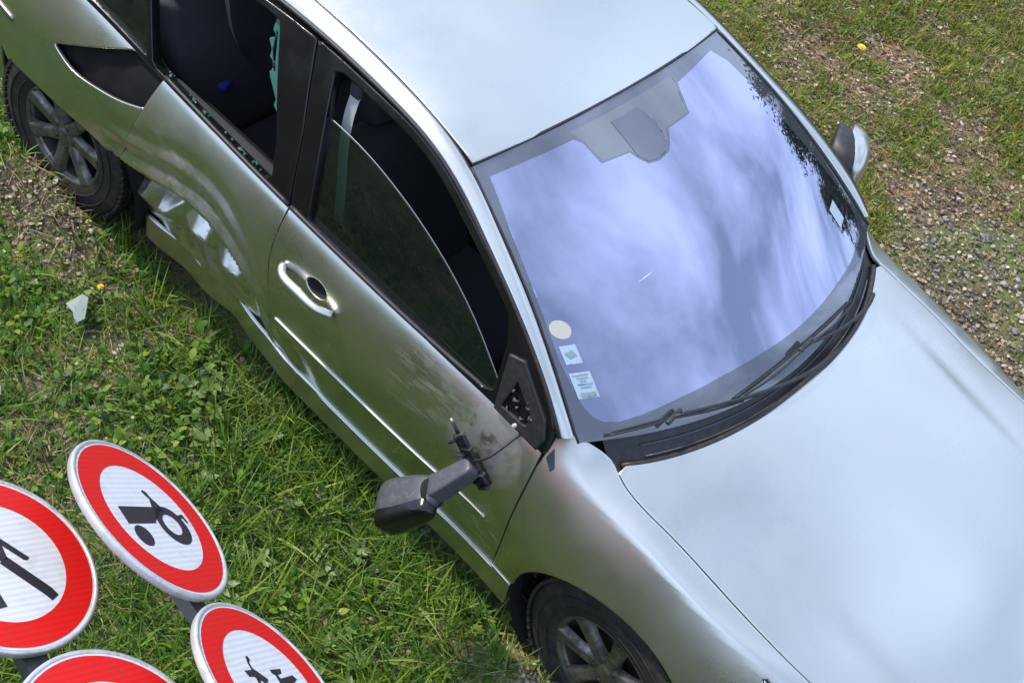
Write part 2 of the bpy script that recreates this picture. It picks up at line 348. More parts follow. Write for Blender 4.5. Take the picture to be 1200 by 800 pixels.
def facet(x, q):
    o = np.zeros_like(x)
    for a, b, c_ in FT:
        A, B, C_ = FV[a], FV[b], FV[c_]; den = (B[1] - C_[1]) * (A[0] - C_[0]) + (C_[0] - B[0]) * (A[1] - C_[1])
        if abs(den) < 1e-12: continue
        l1 = ((B[1] - C_[1]) * (x - C_[0]) + (C_[0] - B[0]) * (q - C_[1])) / den; l2 = ((C_[1] - A[1]) * (x - C_[0]) + (A[0] - C_[0]) * (q - C_[1])) / den; l3 = 1 - l1 - l2
        m = (l1 >= -1e-9) & (l2 >= -1e-9) & (l3 >= -1e-9); o = np.where(m, l1 * FD[a] + l2 * FD[b] + l3 * FD[c_], o)
    return o
def crush(x, z):
    """how far the crash has pushed the right flank in (metres)"""
    zr = ridge(x); along = sstep(-1.20, -.99, x) * (1 - sstep(-.34, -.20, x)); q = zr - z
    d = facet(x, q) * along * (1 - sstep(.80, .88, z))
    # folded lower rear corner of the front door
    d = d + 0.016 * np.exp(-((x + .12) / .10) ** 2) * (1 - sstep(.33, .47, z)) * (1 + .8 * np.sin(24 * (x + z)))
    # wheel arch lip pushed in behind the fold
    d = d + 0.020 * np.exp(-((x + 1.12) / .16) ** 2) * (1 - sstep(.45, .75, z))
    # scuffed hollow at the front door's lower front corner
    d = d + 0.008 * np.exp(-((x - .74) / .14) ** 2 - ((z - .52) / .12) ** 2) + .003 * np.exp(-((x - .5) / .2) ** 2 - ((z - .78) / .05) ** 2)
    return d
def side_fn(fender=False, damage=False):
    def F(P):
        x = P[:, 0]; wv = P[:, 1]; W = sW(x); z7 = sz7(x); y7 = sy7(x); p = sP(x); y8, z8 = top_pt(x, fender)
        z = np.minimum(wv, z7); z0 = sZ0(x); s = np.clip((z - z0) / (z7 - z0), 0, 1)
        y = W - (W - y7) * s ** p
        y = y - .072 * np.clip((z0 - z) / .47, 0, 1.2) ** 1.6
        L8 = np.hypot(y8 - y7, z8 - z7); u = np.clip((wv - z7) / L8, 0, 1.3)
        m_ = p * (W - y7) / (z7 - z0); k = np.minimum(.5, .6 * np.abs(y7 - y8) / np.maximum(m_, .05) / np.maximum(z8 - z7, 1e-3)) * (z8 - z7); yc = y7 - m_ * k; zc_ = z7 + k
        yt = (1 - u) ** 2 * y7 + 2 * u * (1 - u) * yc + u * u * y8; zt = (1 - u) ** 2 * z7 + 2 * u * (1 - u) * zc_ + u * u * z8
        up = wv > z7; y = np.where(up, yt, y); z = np.where(up, zt, z)
        if damage: y = y - crush(x, z)
        return np.stack([x, -y, z], 1)
    return F
def ws_fn(P):
    s = P[:, 0] / 1.05; y = P[:, 1]; ye = .575 + .165 * s; e = y / ye
    hx = .29 - .06 * e * e; hz = 1.402 - .045 * e * e; bx = 1.13 - .20 * e * e; bz = .975 - .013 * e * e; b = .035 * np.sin(np.pi * np.clip(s, 0, 1))
    return np.stack([hx + (bx - hx) * s + .45 * b, y, hz + (bz - hz) * s + .89 * b], 1)
def ws(s, y, lift=0.0):
    p = np.array([[s * 1.05, y]]); a = ws_fn(p)[0]; n_ = np.cross(ws_fn(p + [[1e-4, 0]])[0] - a, ws_fn(p + [[0, 1e-4]])[0] - a); n_ /= np.linalg.norm(n_)
    if n_[2] < 0: n_ = -n_
    return a + n_ * lift
rzc = Spl([-1.4, -1.25, -.9, -.5, -.2, .1, .22, .29], [1.365, 1.400, 1.448, 1.470, 1.465, 1.437, 1.416, 1.402])
ryr = Spl([-1.4, -.9, -.5, -.1, .22, .3], [.50, .52, .533, .549, .572, .577])
def roof_fn(P):
    x = P[:, 0]; y = P[:, 1]; e = y / ryr(x); return np.stack([x, y, rzc(x) - .036 * e * e - .006 * e ** 6], 1)
def gh_y(z): u = (z - .92) / .47; return .812 - .2 * u + .010 * np.sin(np.pi * np.clip(u, 0, 1))
def gh_fn(off=0.0):
    def F(P): return np.stack([P[:, 0], -(gh_y(P[:, 1]) - off), P[:, 1]], 1)
    return F
hzc = Spl([1.0, 1.22, 1.5, 1.83, 2.05, 2.25], [.955, .936, .902, .850, .795, .71])
def hood_fn(P):
    x = P[:, 0]; y = np.abs(P[:, 1]); e = y / fy8(x); ze = fz8(np.maximum(x, 1.07))
    ycr = .535 - .075 * (x - 1.3); z = hzc(x) - (hzc(x) - ze) * e ** 2.0
    f = sstep(1.1, 1.5, x); z = z + .0035 * f * (1 - sstep(-.045, .02, y - ycr)) - .001 * f * np.exp(-((y - ycr - .03) / .03) ** 2)
    return np.stack([x, P[:, 1], z], 1)
side_clean, side_dmg = side_fn(), side_fn(damage=True); fend = side_fn(True)

CAR = empty('car', (0, 0, 0), 'crashed silver saloon car with crumpled rear door and mirror hanging off its door', 'car')

# ---- outlines (x, z)
front_cut = curve([(.876, .90), (.888, .80), (.893, .66), (.885, .48), (.868, .297)], 12)
b_cut = curve([(-.236, .93), (-.232, .85), (-.227, .765), (-.184, .507), (-.118, .297)], 12)
rear_cut = curve([(-.905, .86), (-.95, .72), (-.99, .60), (-1.005, .47)], 8)
archF = curve([(.962, .20), (.966, .30), (.979, .393), (1.02, .492), (1.112, .592), (1.238, .640), (1.375, .650), (1.516, .62), (1.63, .55), (1.71, .45), (1.742, .33), (1.746, .20)], 44)
archR = curve([(-.957, .20), (-.962, .30), (-.97, .37), (-1.013, .469), (-1.1, .512), (-1.21, .530), (-1.37, .532), (-1.5, .520), (-1.62, .50), (-1.735, .46), (-1.79, .36), (-1.80, .20)], 44)
archRL = archF * [-1, 1]
def clip_above(a, z): return a[a[:, 1] > z]
xs = np.linspace(-.232, .872, 30)
door_f = np.concatenate([np.stack([xs, top_w(xs) - .002], 1), front_cut[1:] - [.004, 0], np.stack([np.linspace(.85, -.10, 20), np.full(20, .297)], 1), b_cut[::-1][:-1] + [.003, 0]])
# ---- body panels -------------------------------------------------------------------------
def off(F, d):
    """the same surface lifted outwards by d"""
    def G(P):
        V = F(P); h = 1e-3; nr = np.cross(F(P + [h, 0]) - V, F(P + [0, h]) - V); nr /= np.linalg.norm(nr, axis=1)[:, None] + 1e-12
        nr[(nr[:, 1] > 0)] *= -1
        return V + nr * d
    return G
th = np.linspace(0, 2 * np.pi, 28, endpoint=False)
grip_hole = np.stack([-.015 + .046 * np.cos(th), .801 + .027 * np.sin(th)], 1)
rx = np.linspace(-.885, -.240, 22); rlx = np.linspace(-1.03, -.240, 24)
door_r = np.concatenate([np.stack([rx, top_w(rx) - .002], 1), b_cut[1:] - [.003, 0], np.stack([np.linspace(-.14, -.955, 20), np.full(20, .297)], 1),
                         clip_above(archR, .30)[:5] + [.002, 0], rear_cut[::-1][:-1] + [.003, 0]])
door_rl = np.concatenate([np.stack([rlx, top_w(rlx) - .002], 1), b_cut[1:] - [.003, 0], np.stack([np.linspace(-.14, -.955, 20), np.full(20, .297)], 1),
                          clip_above(archRL, .30)[:6] + [.002, 0], np.array([(-1.05, .60), (-1.075, .75), (-1.06, .88)])])
qx = np.linspace(-1.03, -2.2, 30)
quarter = np.concatenate([rear_cut[::-1] - [.004, 0] + [0, -.012], curve([(-.925, .838), (-1.02, .802), (-1.163, .768), (-1.285, .755), (-1.382, .780)], 14), [(-1.384, .788)],
                          np.stack([qx, top_w(qx) - .001], 1), [(-2.2, .66), (-1.95, .645), (-1.77, .61), (-1.745, .52)], archR[(archR[:, 0] > -1.735) & (archR[:, 1] > .455)][::-1]])
qlx = np.linspace(-1.036, -2.2, 30)
quarter_l = np.concatenate([np.array([(-1.009, .49), (-1.055, .60), (-1.080, .75), (-1.066, .88)]), np.stack([qlx, top_w(qlx) - .001], 1), [(-2.2, .66), (-1.95, .645), (-1.77, .61), (-1.72, .52)],
                            archRL[(archRL[:, 0] > -1.70) & (archRL[:, 1] > .50)][::-1]])
fx = np.linspace(.884, 1.95, 60)
light_out = np.array([(1.735, .752), (1.80, .728), (1.92, .690), (2.05, .655), (2.16, .60), (2.10, .555), (1.98, .575), (1.86, .63)])
fender = np.concatenate([np.stack([fx, top_w(fx, True)], 1), [(1.955, .71)], light_out[:3][::-1] + [.004, .004], [(1.73, .752), (1.84, .625), (1.80, .58), (1.735, .50)],
                         clip_above(archF, .30)[archF[archF[:, 1] > .30][:, 0] < 1.70][::-1], [(.960, .299), (.874, .297)], front_cut[::-1][:-1] + [.003, 0]])
bump_f = np.concatenate([[(1.740, .495), (1.803, .573), (1.845, .618), (1.88, .612), (1.98, .570), (2.10, .549), (2.165, .592), (2.27, .56), (2.27, .21), (1.752, .21), (1.747, .33), (1.718, .45)]])
bump_r = np.array([(-1.75, .52), (-1.774, .603), (-1.95, .640), (-2.2, .655), (-2.27, .64), (-2.27, .22), (-1.806, .22), (-1.79, .36)])
def sill_fn(right):
    base = off(side_fn(damage=False), .004)
    def F(P):
        V = base(P); V[:, 1] -= .20 * np.maximum(0, .29 - P[:, 1])
        if right: x = V[:, 0]; V[:, 1] += .042 * sstep(-1.2, -.9, x) * (1 - sstep(-.5, -.1, x)) + .006 * np.sin(x * 23) * sstep(-1.2, -.9, x) * (1 - sstep(-.5, -.1, x))
        return V
    return F
for right in (True, False):
    mir = not right; F = side_dmg if right else side_clean; lab = None
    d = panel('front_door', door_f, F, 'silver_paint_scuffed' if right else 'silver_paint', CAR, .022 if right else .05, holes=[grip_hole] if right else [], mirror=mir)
    if right:
        d['label'] = 'front door with scuffs below the hanging mirror'
        # grip bowl behind the hole and the bar handle across it
        G = [[(lambda p: (p[0], p[1], p[2]))(side_dmg(np.array([[-.015 + .049 * r * math.cos(a), .801 + .030 * r * math.sin(a)]]))[0] + np.array([0, .032 * (1 - r ** 2.5) + .004, 0]))
              for r in np.linspace(0, 1, 7)] for a in np.linspace(0, 2 * np.pi, 24, endpoint=False)]
        grid_obj('grip_bowl', G, 'void_black', d, close_u=True)
        hp = curve([(-.165, -.880, .780), (-.140, -.905, .779), (-.05, -.916, .777), (.045, -.908, .776), (.080, -.888, .775)], 22)
        V, Fc = tube(hp, list(.010 + .010 * np.sin(np.linspace(.1, np.pi - .1, 22)) ** .4), 12)
        V = [Vector((v.x, v.y * .9 + hp[i // 12][1] * .1, v.z)) for i, v in enumerate(V)]
        mesh_obj('door_handle', V, Fc, 'silver_paint', d)
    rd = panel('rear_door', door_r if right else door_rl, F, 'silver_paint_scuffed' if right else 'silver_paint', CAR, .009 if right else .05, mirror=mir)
    if right: rd['label'] = 'badly crumpled rear door with torn rear edge'
    q = panel('rear_quarter_panel', quarter if right else quarter_l, F, 'silver_paint', CAR, .02 if right else .05, mirror=mir)
    fd = panel('front_fender', fender, fend, 'silver_paint', CAR, .022 if right else .04, mirror=mir, outward=(0, -.8, .6))
    panel('front_bumper', bump_f, side_clean, 'silver_paint', CAR, .04, mirror=mir)
    panel('rear_bumper', bump_r, side_clean, 'silver_paint', CAR, .04, mirror=mir)
    panel('headlight', light_out, off(side_clean, .001), 'lamp_white', CAR, .03, mirror=mir)
    sx = np.linspace(-.95, .955, 30)
    sill_o = np.concatenate([np.stack([sx, np.full(30, .290)], 1), [(.957, .20)], np.stack([sx[::-1], np.full(30, .175)], 1)])
    panel('sill', sill_o, sill_fn(right), 'silver_paint', CAR, .03, mirror=mir)
    # chrome moulding along the front door, seal line on the sill
    for nm, (x0, x1, z0, hh, dd, mm) in {'moulding': (-.176, .80, .503, .009, .006, 'silver_paint'), 'sill_strip': (-.10, .872, .283, .0045, .009, 'silver_paint')}.items():
        u = np.linspace(x0, x1, 40); st = np.concatenate([np.stack([u, np.full(40, z0 + hh)], 1), np.stack([u[::-1], np.full(40, z0 - hh)], 1)])
        panel(nm, st, off(F, dd), mm, d, .02, depth=.008, mirror=mir, lip=.003)
    for zz in (.70,):
        u = np.linspace(-2.2, -1.64, 12); st = np.concatenate([np.stack([u, np.full(12, zz + .018)], 1), np.stack([u[::-1], np.full(12, zz + .002)], 1)])
        panel('bumper_moulding', st, off(F, .006), 'chrome_trim', q, .03, depth=.008, mirror=mir, lip=.003)
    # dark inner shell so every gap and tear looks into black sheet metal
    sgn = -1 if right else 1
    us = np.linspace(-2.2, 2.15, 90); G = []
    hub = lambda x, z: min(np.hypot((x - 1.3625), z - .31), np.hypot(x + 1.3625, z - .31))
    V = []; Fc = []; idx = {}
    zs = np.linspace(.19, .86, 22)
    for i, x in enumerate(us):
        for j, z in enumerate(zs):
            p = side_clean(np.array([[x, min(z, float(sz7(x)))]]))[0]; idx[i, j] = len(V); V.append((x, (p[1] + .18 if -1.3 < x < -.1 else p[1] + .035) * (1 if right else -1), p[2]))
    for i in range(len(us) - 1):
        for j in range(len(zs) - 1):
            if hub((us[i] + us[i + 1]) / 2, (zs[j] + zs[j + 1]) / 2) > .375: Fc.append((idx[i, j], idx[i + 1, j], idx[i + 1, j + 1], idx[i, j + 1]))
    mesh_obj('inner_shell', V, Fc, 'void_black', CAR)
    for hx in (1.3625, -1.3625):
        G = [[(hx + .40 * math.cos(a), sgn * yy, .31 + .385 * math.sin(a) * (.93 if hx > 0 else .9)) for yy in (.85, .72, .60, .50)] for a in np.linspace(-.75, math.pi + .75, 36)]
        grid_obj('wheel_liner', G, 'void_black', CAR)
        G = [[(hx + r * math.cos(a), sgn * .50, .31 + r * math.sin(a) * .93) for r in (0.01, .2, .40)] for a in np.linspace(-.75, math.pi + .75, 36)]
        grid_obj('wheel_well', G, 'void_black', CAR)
mat('torn_black', (.004, .004, .005), .7, 0.0, Specular_IOR_Level=.25)
# black trim exposed by the tear behind the rear door
tear = np.array([(-1.40, .77), (-1.0, .985), (-.87, .95), (-.84, .80), (-1.1, .72), (-1.3, .72)])
tr_ = panel('torn_trim', tear, off(lambda P: side_clean(P) + np.stack([0 * P[:, 0], .026 + .014 * vnoise(P[:, 0] * 14, P[:, 1] * 22, 4), 0 * P[:, 0]], 1), 0), 'torn_black', CAR, .02, depth=.004)

# ---- bonnet, roof, pillars ----------------------------------------------------------------
hy = np.linspace(-.655, .655, 40); hr = np.stack([1.224 - .165 * (np.abs(hy) / .665) ** 2.5, hy], 1)
gx = np.linspace(1.075, 2.06, 26)
hood_o = np.concatenate([hr, [(1.068, .690)], np.stack([gx, fy8(gx) - .005], 1), np.stack([2.29 - .25 * (np.linspace(.56, -.56, 20) / .6) ** 2, np.linspace(.56, -.56, 20)], 1),
                         np.stack([gx[::-1], -fy8(gx[::-1]) + .005], 1), [(1.068, -.690)]])
panel('hood', hood_o, hood_fn, 'silver_paint', CAR, .028, outward=(0, 0, 1), depth=.014)
V = [(x, y, hood_fn(np.array([[x, y]]))[0][2] - .05) for x in np.linspace(1.1, 2.1, 8) for y in np.linspace(-.66, .66, 8)]
mesh_obj('engine_bay_shroud', V, [(i * 8 + j, (i + 1) * 8 + j, (i + 1) * 8 + j + 1, i * 8 + j + 1) for i in range(7) for j in range(7)], 'void_black', CAR)
ry = np.linspace(-1, 1, 36); hd = np.stack([.287 - .06 * ry ** 2, ry * .571], 1); bx = np.linspace(.20, -1.30, 26)
roof_o = np.concatenate([hd, np.stack([bx, ryr(bx) - .003], 1), [(-1.33, .45), (-1.35, .2), (-1.35, -.2), (-1.33, -.45)], np.stack([bx[::-1], -ryr(bx[::-1]) + .003], 1)])
panel('roof', roof_o, roof_fn, 'silver_paint', CAR, .04, outward=(0, 0, 1), depth=.012)
G = [[(x, y * ryr(x) * .98, rzc(x) - .036 * y * y - .045) for y in np.linspace(-1, 1, 12)] for x in np.linspace(.22, -1.3, 14)]
grid_obj('headliner', G, 'headliner', CAR)
O3 = np.array([(-1.52, .66, 1.07), (-1.3, .625, 1.215), (-1.05, .60, 1.315), (-.8, .588, 1.37), (-.54, .587, 1.392), (-.31, .592, 1.397), (-.114, .600, 1.391), (.085, .615, 1.376), (.255, .636, 1.330), (.405, .668, 1.270), (.56, .703, 1.203), (.725, .740, 1.112), (.85, .770, 1.020), (.90, .781, .968)])
inn = [(-1.52, .52, 1.20)] + [(x, float(ryr(x)) + .004, float(roof_fn(np.array([[x, float(ryr(x))]]))[0][2]) + .001) for x in (-1.3, -1.03, -.78, -.5, -.28, -.09, .08)]
inn += [tuple(ws(s, .575 + .165 * s + .006, .004)) for s in (.005, .22, .47, .71, .90, .985)]
O3c = curve(O3, 70); I3c = curve(np.array(inn), 70)
for sg in (-1, 1):
    G = []
    for a, b in zip(I3c, O3c):
        row = []
        ax = np.array([0, b[1] - a[1], b[2] - a[2]]); nrm = np.array([0.25, -ax[2], ax[1]]); nrm /= np.linalg.norm(nrm)
        row.append(a - nrm * .014 + np.array([0, .001, 0]))
        for t in np.linspace(0, 1, 9):
            row.append(a + (b - a) * t + nrm * .013 * math.sin(math.pi * t) ** .8)
        row.append(b - nrm * .016 + np.array([0, -.004, 0])); G.append([(p[0], p[1] * -sg if sg == -1 else p[1], p[2]) for p in row])
    G = np.array(G)
    if sg == -1: G[:, :, 1] = -np.abs(G[:, :, 1])
    grid_obj('roof_rail', G, 'silver_paint', CAR, flip=(sg == 1))
    V, Fc = tube([(p[0], sg * (p[1] + .001), p[2] - .004) for p in O3c[3:]], .007, 8); mesh_obj('frame_seal', V, Fc, 'black_plastic', CAR)
    # rubber seal in the roof ditch
    V, Fc = tube([(p[0], sg * (p[1] - .003), p[2] - .006) for p in I3c[:58]], .005, 6); mesh_obj('roof_seal', V, Fc, 'black_plastic', CAR)

# ---- windows --------------------------------------------------------------------------------
Otop = np.stack([O3c[:, 0], O3c[:, 2]], 1)[::-1]      # from the A-pillar foot back
def otop(x0, x1): q = Otop[(Otop[:, 0] < x0) & (Otop[:, 0] > x1)]; return q
def inset(c_, d):
    t = np.gradient(c_, axis=0); n_ = np.stack([t[:, 1], -t[:, 0]], 1); n_ /= np.linalg.norm(n_, axis=1)[:, None]; n_ = np.where((n_[:, 1] > 0)[:, None], -n_, n_); return c_ + n_ * d
def belt(x): return sz7(x) + .016
bf = np.linspace(-.236, .885, 20); br = np.linspace(-1.43, -.244, 24)
frame_f = np.concatenate([otop(.90, -.395) + [0, -.010], [(-.397, 1.386)], [(-.30, 1.15)], np.stack([bf, belt(bf)], 1)])
sail_line = [(.640, 1.080), (.672, .945)]
tf = inset(otop(.70, -.32), .034); tf = tf[(tf[:, 0] < .61) & (tf[:, 0] > -.285)]
open_f = np.concatenate([[(.625, 1.085)], tf, [(-.296, 1.350), (-.225, 1.15), (-.158, belt(-.158) + .014)], np.stack([np.linspace(-.12, .62, 12), belt(np.linspace(-.12, .62, 12)) + .014], 1), [(.660, .945)]])
frame_r = np.concatenate([[(-.405, 1.385)], otop(-.41, -1.44) + [0, -.010], np.stack([br, belt(br)], 1), [(-.306, 1.15)]])
tr2 = inset(otop(-.5, -1.30), .030); ta = tr2[(tr2[:, 0] < -.575) & (tr2[:, 0] > -1.09)]; tb = tr2[(tr2[:, 0] < -1.14) & (tr2[:, 0] > -1.24)]
lb = np.linspace(-.93, -.37, 10); lq = np.linspace(-1.36, -.985, 8)
open_r = np.concatenate([[(-.552, 1.357)], ta, [(-1.10, 1.23), (-.955, belt(-.955) + .02)], np.stack([lb, belt(lb) + .012], 1), [(-.345, .97), (-.38, 1.07)]])
open_q = np.concatenate([[(-1.125, 1.235)], tb, [(-1.375, 1.09), (-1.38, belt(-1.38) + .02)], np.stack([lq, belt(lq) + .016], 1)])
for sg in (-1, 1):
    mir = sg == 1
    ff = panel('front_window_frame', frame_f, gh_fn(.002), 'black_gloss', CAR, .022, holes=[open_f], depth=.035, mirror=mir)
    fr = panel('rear_window_frame', frame_r, gh_fn(.002), 'black_gloss', CAR, .022, holes=[open_r, open_q], depth=.035, mirror=mir)
    if not mir:   # front window wound part way down
        gtop = curve([(-.262, 1.222), (-.12, 1.218), (.05, 1.196), (.325, 1.125), (.50, 1.05), (.672, .945)], 30)
        gl = np.concatenate([gtop, [(.675, .90), (-.14, .90)]])
        g = panel('front_side_window', gl, gh_fn(.022), 'side_glass', CAR, .04, depth=.004, mirror=mir); g['label'] = 'front side window wound part way down'
        V, Fc = tube([gh_fn(.0235)(np.array([p]))[0] for p in gtop], .0016, 6); mesh_obj('glass_edge', V, Fc, 'chrome_trim', g)
    else:
        panel('front_side_window', open_f, gh_fn(.016), 'side_glass', CAR, .05, depth=0, mirror=mir); panel('rear_side_window', open_r, gh_fn(.016), 'side_glass', CAR, .05, depth=0, mirror=mir)
    panel('quarter_light', open_q, gh_fn(.016), 'side_glass', CAR, .05, depth=0, mirror=mir)
    V, Fc = tube([(x, sg * (sy7(x) - .018), sz7(x) + .024) for x in np.linspace(-.885 if not mir else -1.03, -.242, 24)], .0085, 8); mesh_obj('belt_seal', V, Fc, 'black_plastic', CAR)
    V, Fc = tube([(x, sg * (sy7(x) - .018), sz7(x) + .024) for x in np.linspace(-.232, .87, 34)], .0085, 8); mesh_obj('belt_seal', V, Fc, 'black_plastic', CAR)
    # black triangle at the foot of the A-pillar
    tri = np.array([(.650, 1.075), (.705, 1.09), (.845, .995), (.872, .945), (.865, belt(.865) + .004), (.69, belt(.69) + .004)])
    hole = np.array([(.715, 1.03), (.80, .975), (.805, .938), (.705, .935)])
    sl = panel('mirror_mount', tri, gh_fn(-.010), 'black_plastic', CAR, .015, depth=.02, holes=[hole] if not mir else [], mirror=mir)
    if not mir:
        sl['label'] = 'broken mirror mount with its foam and bolts laid bare'
        panel('mount_back', hole * 1.0, gh_fn(.012), 'black_plastic', sl, .02, depth=0)
        rg = random.Random(3)
        for k in range(10):   # torn webs of the broken mount
            a = np.array([.715 + .085 * rg.random(), .94 + .06 * rg.random()]); b = a + [(rg.random() - .5) * .05, (rg.random() - .5) * .035]
            V, Fc = tube([gh_fn(-.002)(np.array([a]))[0], gh_fn(-.010)(np.array([(a + b) / 2]))[0], gh_fn(-.002)(np.array([b]))[0]], .003 + .002 * rg.random(), 5); mesh_obj('torn_web', V, Fc, 'grey_plastic', sl)
# window glass left standing along the front of the broken rear window
rg = random.Random(5); up_ = []; lo_ = []
for t in np.linspace(0, 1, 26):
    cx = -.552 + .205 * t ** .9; cz_ = 1.352 - .345 * t; wd = (.046 * math.sin(math.pi * min(1, t * 1.25 + .12)) + .004) if t < .75 else .010 * (1.02 - t) / .25
    up_.append((cx + .004, cz_ + .004)); lo_.append((cx - wd * (.7 + .7 * rg.random()), cz_ - wd * .35 * rg.random()))
sh = panel('broken_glass', np.array(up_ + lo_[::-1]), gh_fn(.017), 'shard', CAR, .012, depth=.005, lip=.0015, holes=[np.array([(-.560, 1.318), (-.552, 1.318), (-.520, 1.255), (-.494, 1.212), (-.510, 1.220), (-.545, 1.265)])]); sh['label'] = 'jagged strip of green glass left in the rear window'
for k in range(24):      # crumbs of glass on the window sill
    t = rg.random(); x = -.90 + .50 * t; bm = bmesh.new(); box_bm(bm, (x, -(sy7(x) - .03 - .012 * rg.random()), sz7(x) + .030), (.004 + .004 * rg.random(),) * 3, Matrix.Rotation(rg.random() * 3, 3, 'X') @ Matrix.Rotation(rg.random() * 3, 3, 'Z'))
    bm_obj('glass_crumb', bm, 'shard', sh, False)

# windscreen: dark printed border, plain patch by the mirror, violet reflecting film elsewhere
coat = np.array([(.054, -.546), (.057, -.251), (.081, -.231), (.166, -.22), (.176, -.111), (.205, -.098), (.236, -.075), (.245, -.03), (.236, .02), (.215, .045), (.172, .075), (.17, .19), (.063, .231), (.040, .47), (.115, .515), (.299, .556), (.552, .612), (.814, .680), (.90, .692), (.945, .680), (.975, .62), (.980, .52), (.965, .379), (.952, .124), (.940, -.084), (.940, -.25), (.952, -.417), (.968, -.548), (.972, -.612), (.961, -.651), (.937, -.672), (.887, -.682), (.733, -.678), (.505, -.641), (.284, -.600)])
coat_o = resample(coat * [1.05, 1], .03)
plain = np.array([(.030, -.245), (.080, -.224), (.160, -.212), (.170, -.104), (.198, -.092), (.229, -.070), (.238, -.03), (.229, .016), (.208, .038), (.165, .068), (.163, .184), (.060, .222), (.030, .225)])
plain_o = resample(plain * [1.05, 1], .03)
ey = np.linspace(-1, 1, 30)
ws_o = np.concatenate([np.stack([np.full(30, -.002), ey * .572], 1), np.stack([np.linspace(.02, 1.02, 20) * 1.05, .575 + .165 * np.linspace(.02, 1.02, 20)], 1),
                       np.stack([1.05 * (1.050 - .032 * ey[::-1] ** 2), ey[::-1] * .735], 1), np.stack([np.linspace(1.02, .02, 20) * 1.05, -(.575 + .165 * np.linspace(1.02, .02, 20))], 1)])
wsf = panel('windscreen', ws_o, ws_fn, 'windscreen_frit', CAR, .04, holes=[coat_o, plain_o], outward=(.4, 0, .9), depth=.0)
wsf['label'] = 'windscreen with violet film, dark border and inspection stickers'
def shrink(c_, d):
    e = np.roll(c_, -1, 0) - np.roll(c_, 1, 0); n_ = np.stack([e[:, 1], -e[:, 0]], 1); n_ /= np.linalg.norm(n_, axis=1)[:, None] + 1e-9
    q = c_ + n_ * d; return np.where(inside(q, c_)[:, None], q, c_ - n_ * d)
panel('reflective_film', coat_o, ws_fn, 'windscreen_coated', wsf, .04, outward=(.4, 0, .9), depth=0)
tab = np.array([(.060, -.100), (.198, -.092), (.229, -.070), (.238, -.03), (.229, .016), (.208, .038), (.120, .050), (.060, .02)])
panel('sensor_cover', tab * [1.05, 1], lambda P: ws_fn(P) + np.array([.45, 0, .89]) * .0012, 'windscreen_frit', wsf, .03, outward=(.4, 0, .9), depth=0)
panel('clear_patch', plain_o, ws_fn, 'windscreen_plain', wsf, .03, outward=(.4, 0, .9), depth=0)
V, Fc = tube([ws(-.008, y, .001) for y in np.linspace(-.57, .57, 30)], .005, 6); mesh_obj('header_seal', V, Fc, 'black_plastic', wsf)
for sg in (-1, 1):
    V, Fc = tube([ws(s, sg * (.575 + .165 * s + .001), .002) for s in np.linspace(0, 1.02, 30)], .004, 6); mesh_obj('pillar_seal', V, Fc, 'black_plastic', wsf)
wl = lambda P: ws_fn(P) + np.array([.45, 0, .89]) * .0018
wl2 = lambda P: ws_fn(P) + np.array([.45, 0, .89]) * .0030
a = np.linspace(0, 2 * np.pi, 28, endpoint=False)
def quad_s(c_, l1, l2, ang):   # little paper on the glass, (s, y) centre, size in metres
    ca, sa = math.cos(ang), math.sin(ang); return np.array([(c_[0] * 1.05 + u * ca - v * sa, c_[1] + u * sa + v * ca) for u, v in ((-l1, -l2), (l1, -l2), (l1, l2), (-l1, l2))])
panel('sticker', np.stack([.628 * 1.05 + .036 * np.cos(a), -.631 + .029 * np.sin(a)], 1), wl, 'sticker_cream', wsf, .02, outward=(.4, 0, .9), depth=0)['label'] = 'round cream sticker'
panel('sticker', quad_s((.718, -.641), .035, .023, -.10), wl, 'sticker_pale', wsf, .02, outward=(.4, 0, .9), depth=0)['label'] = 'small pale square sticker'
s3 = panel('sticker', quad_s((.828, -.650), .048, .029, -.10), wl, 'sticker_pale', wsf, .02, outward=(.4, 0, .9), depth=0); s3['label'] = 'pale oblong sticker with a dark code at its foot'
panel('sticker', quad_s((.83, .575), .045, .025, .12), wl, 'sticker_pale', wsf, .02, outward=(.4, 0, .9), depth=0)['label'] = 'pale sticker by the far pillar'
for k_ in range(5): panel('sticker_print', quad_s((.792 + .011 * k_, -.648 + .002 * (k_ % 2)), .0022, .021 - .006 * (k_ % 3), -.10), wl2, 'sticker_ink', s3, .02, outward=(.4, 0, .9), depth=0)
panel('sticker_print', quad_s((.718, -.641), .012, .012, .3), wl2, 'sticker_ink', wsf, .02, outward=(.4, 0, .9), depth=0)
panel('sticker_print', quad_s((.862, -.652), .008, .021, -.10), wl2, 'sticker_ink', s3, .01, outward=(.4, 0, .9), depth=0)
V, Fc = tube([ws(.560, -.345, .001), ws(.552, -.305, .002), ws(.547, -.279, .001)], [.001, .003, .001], 5); mesh_obj('glass_chip', V, Fc, 'sticker_pale', wsf)
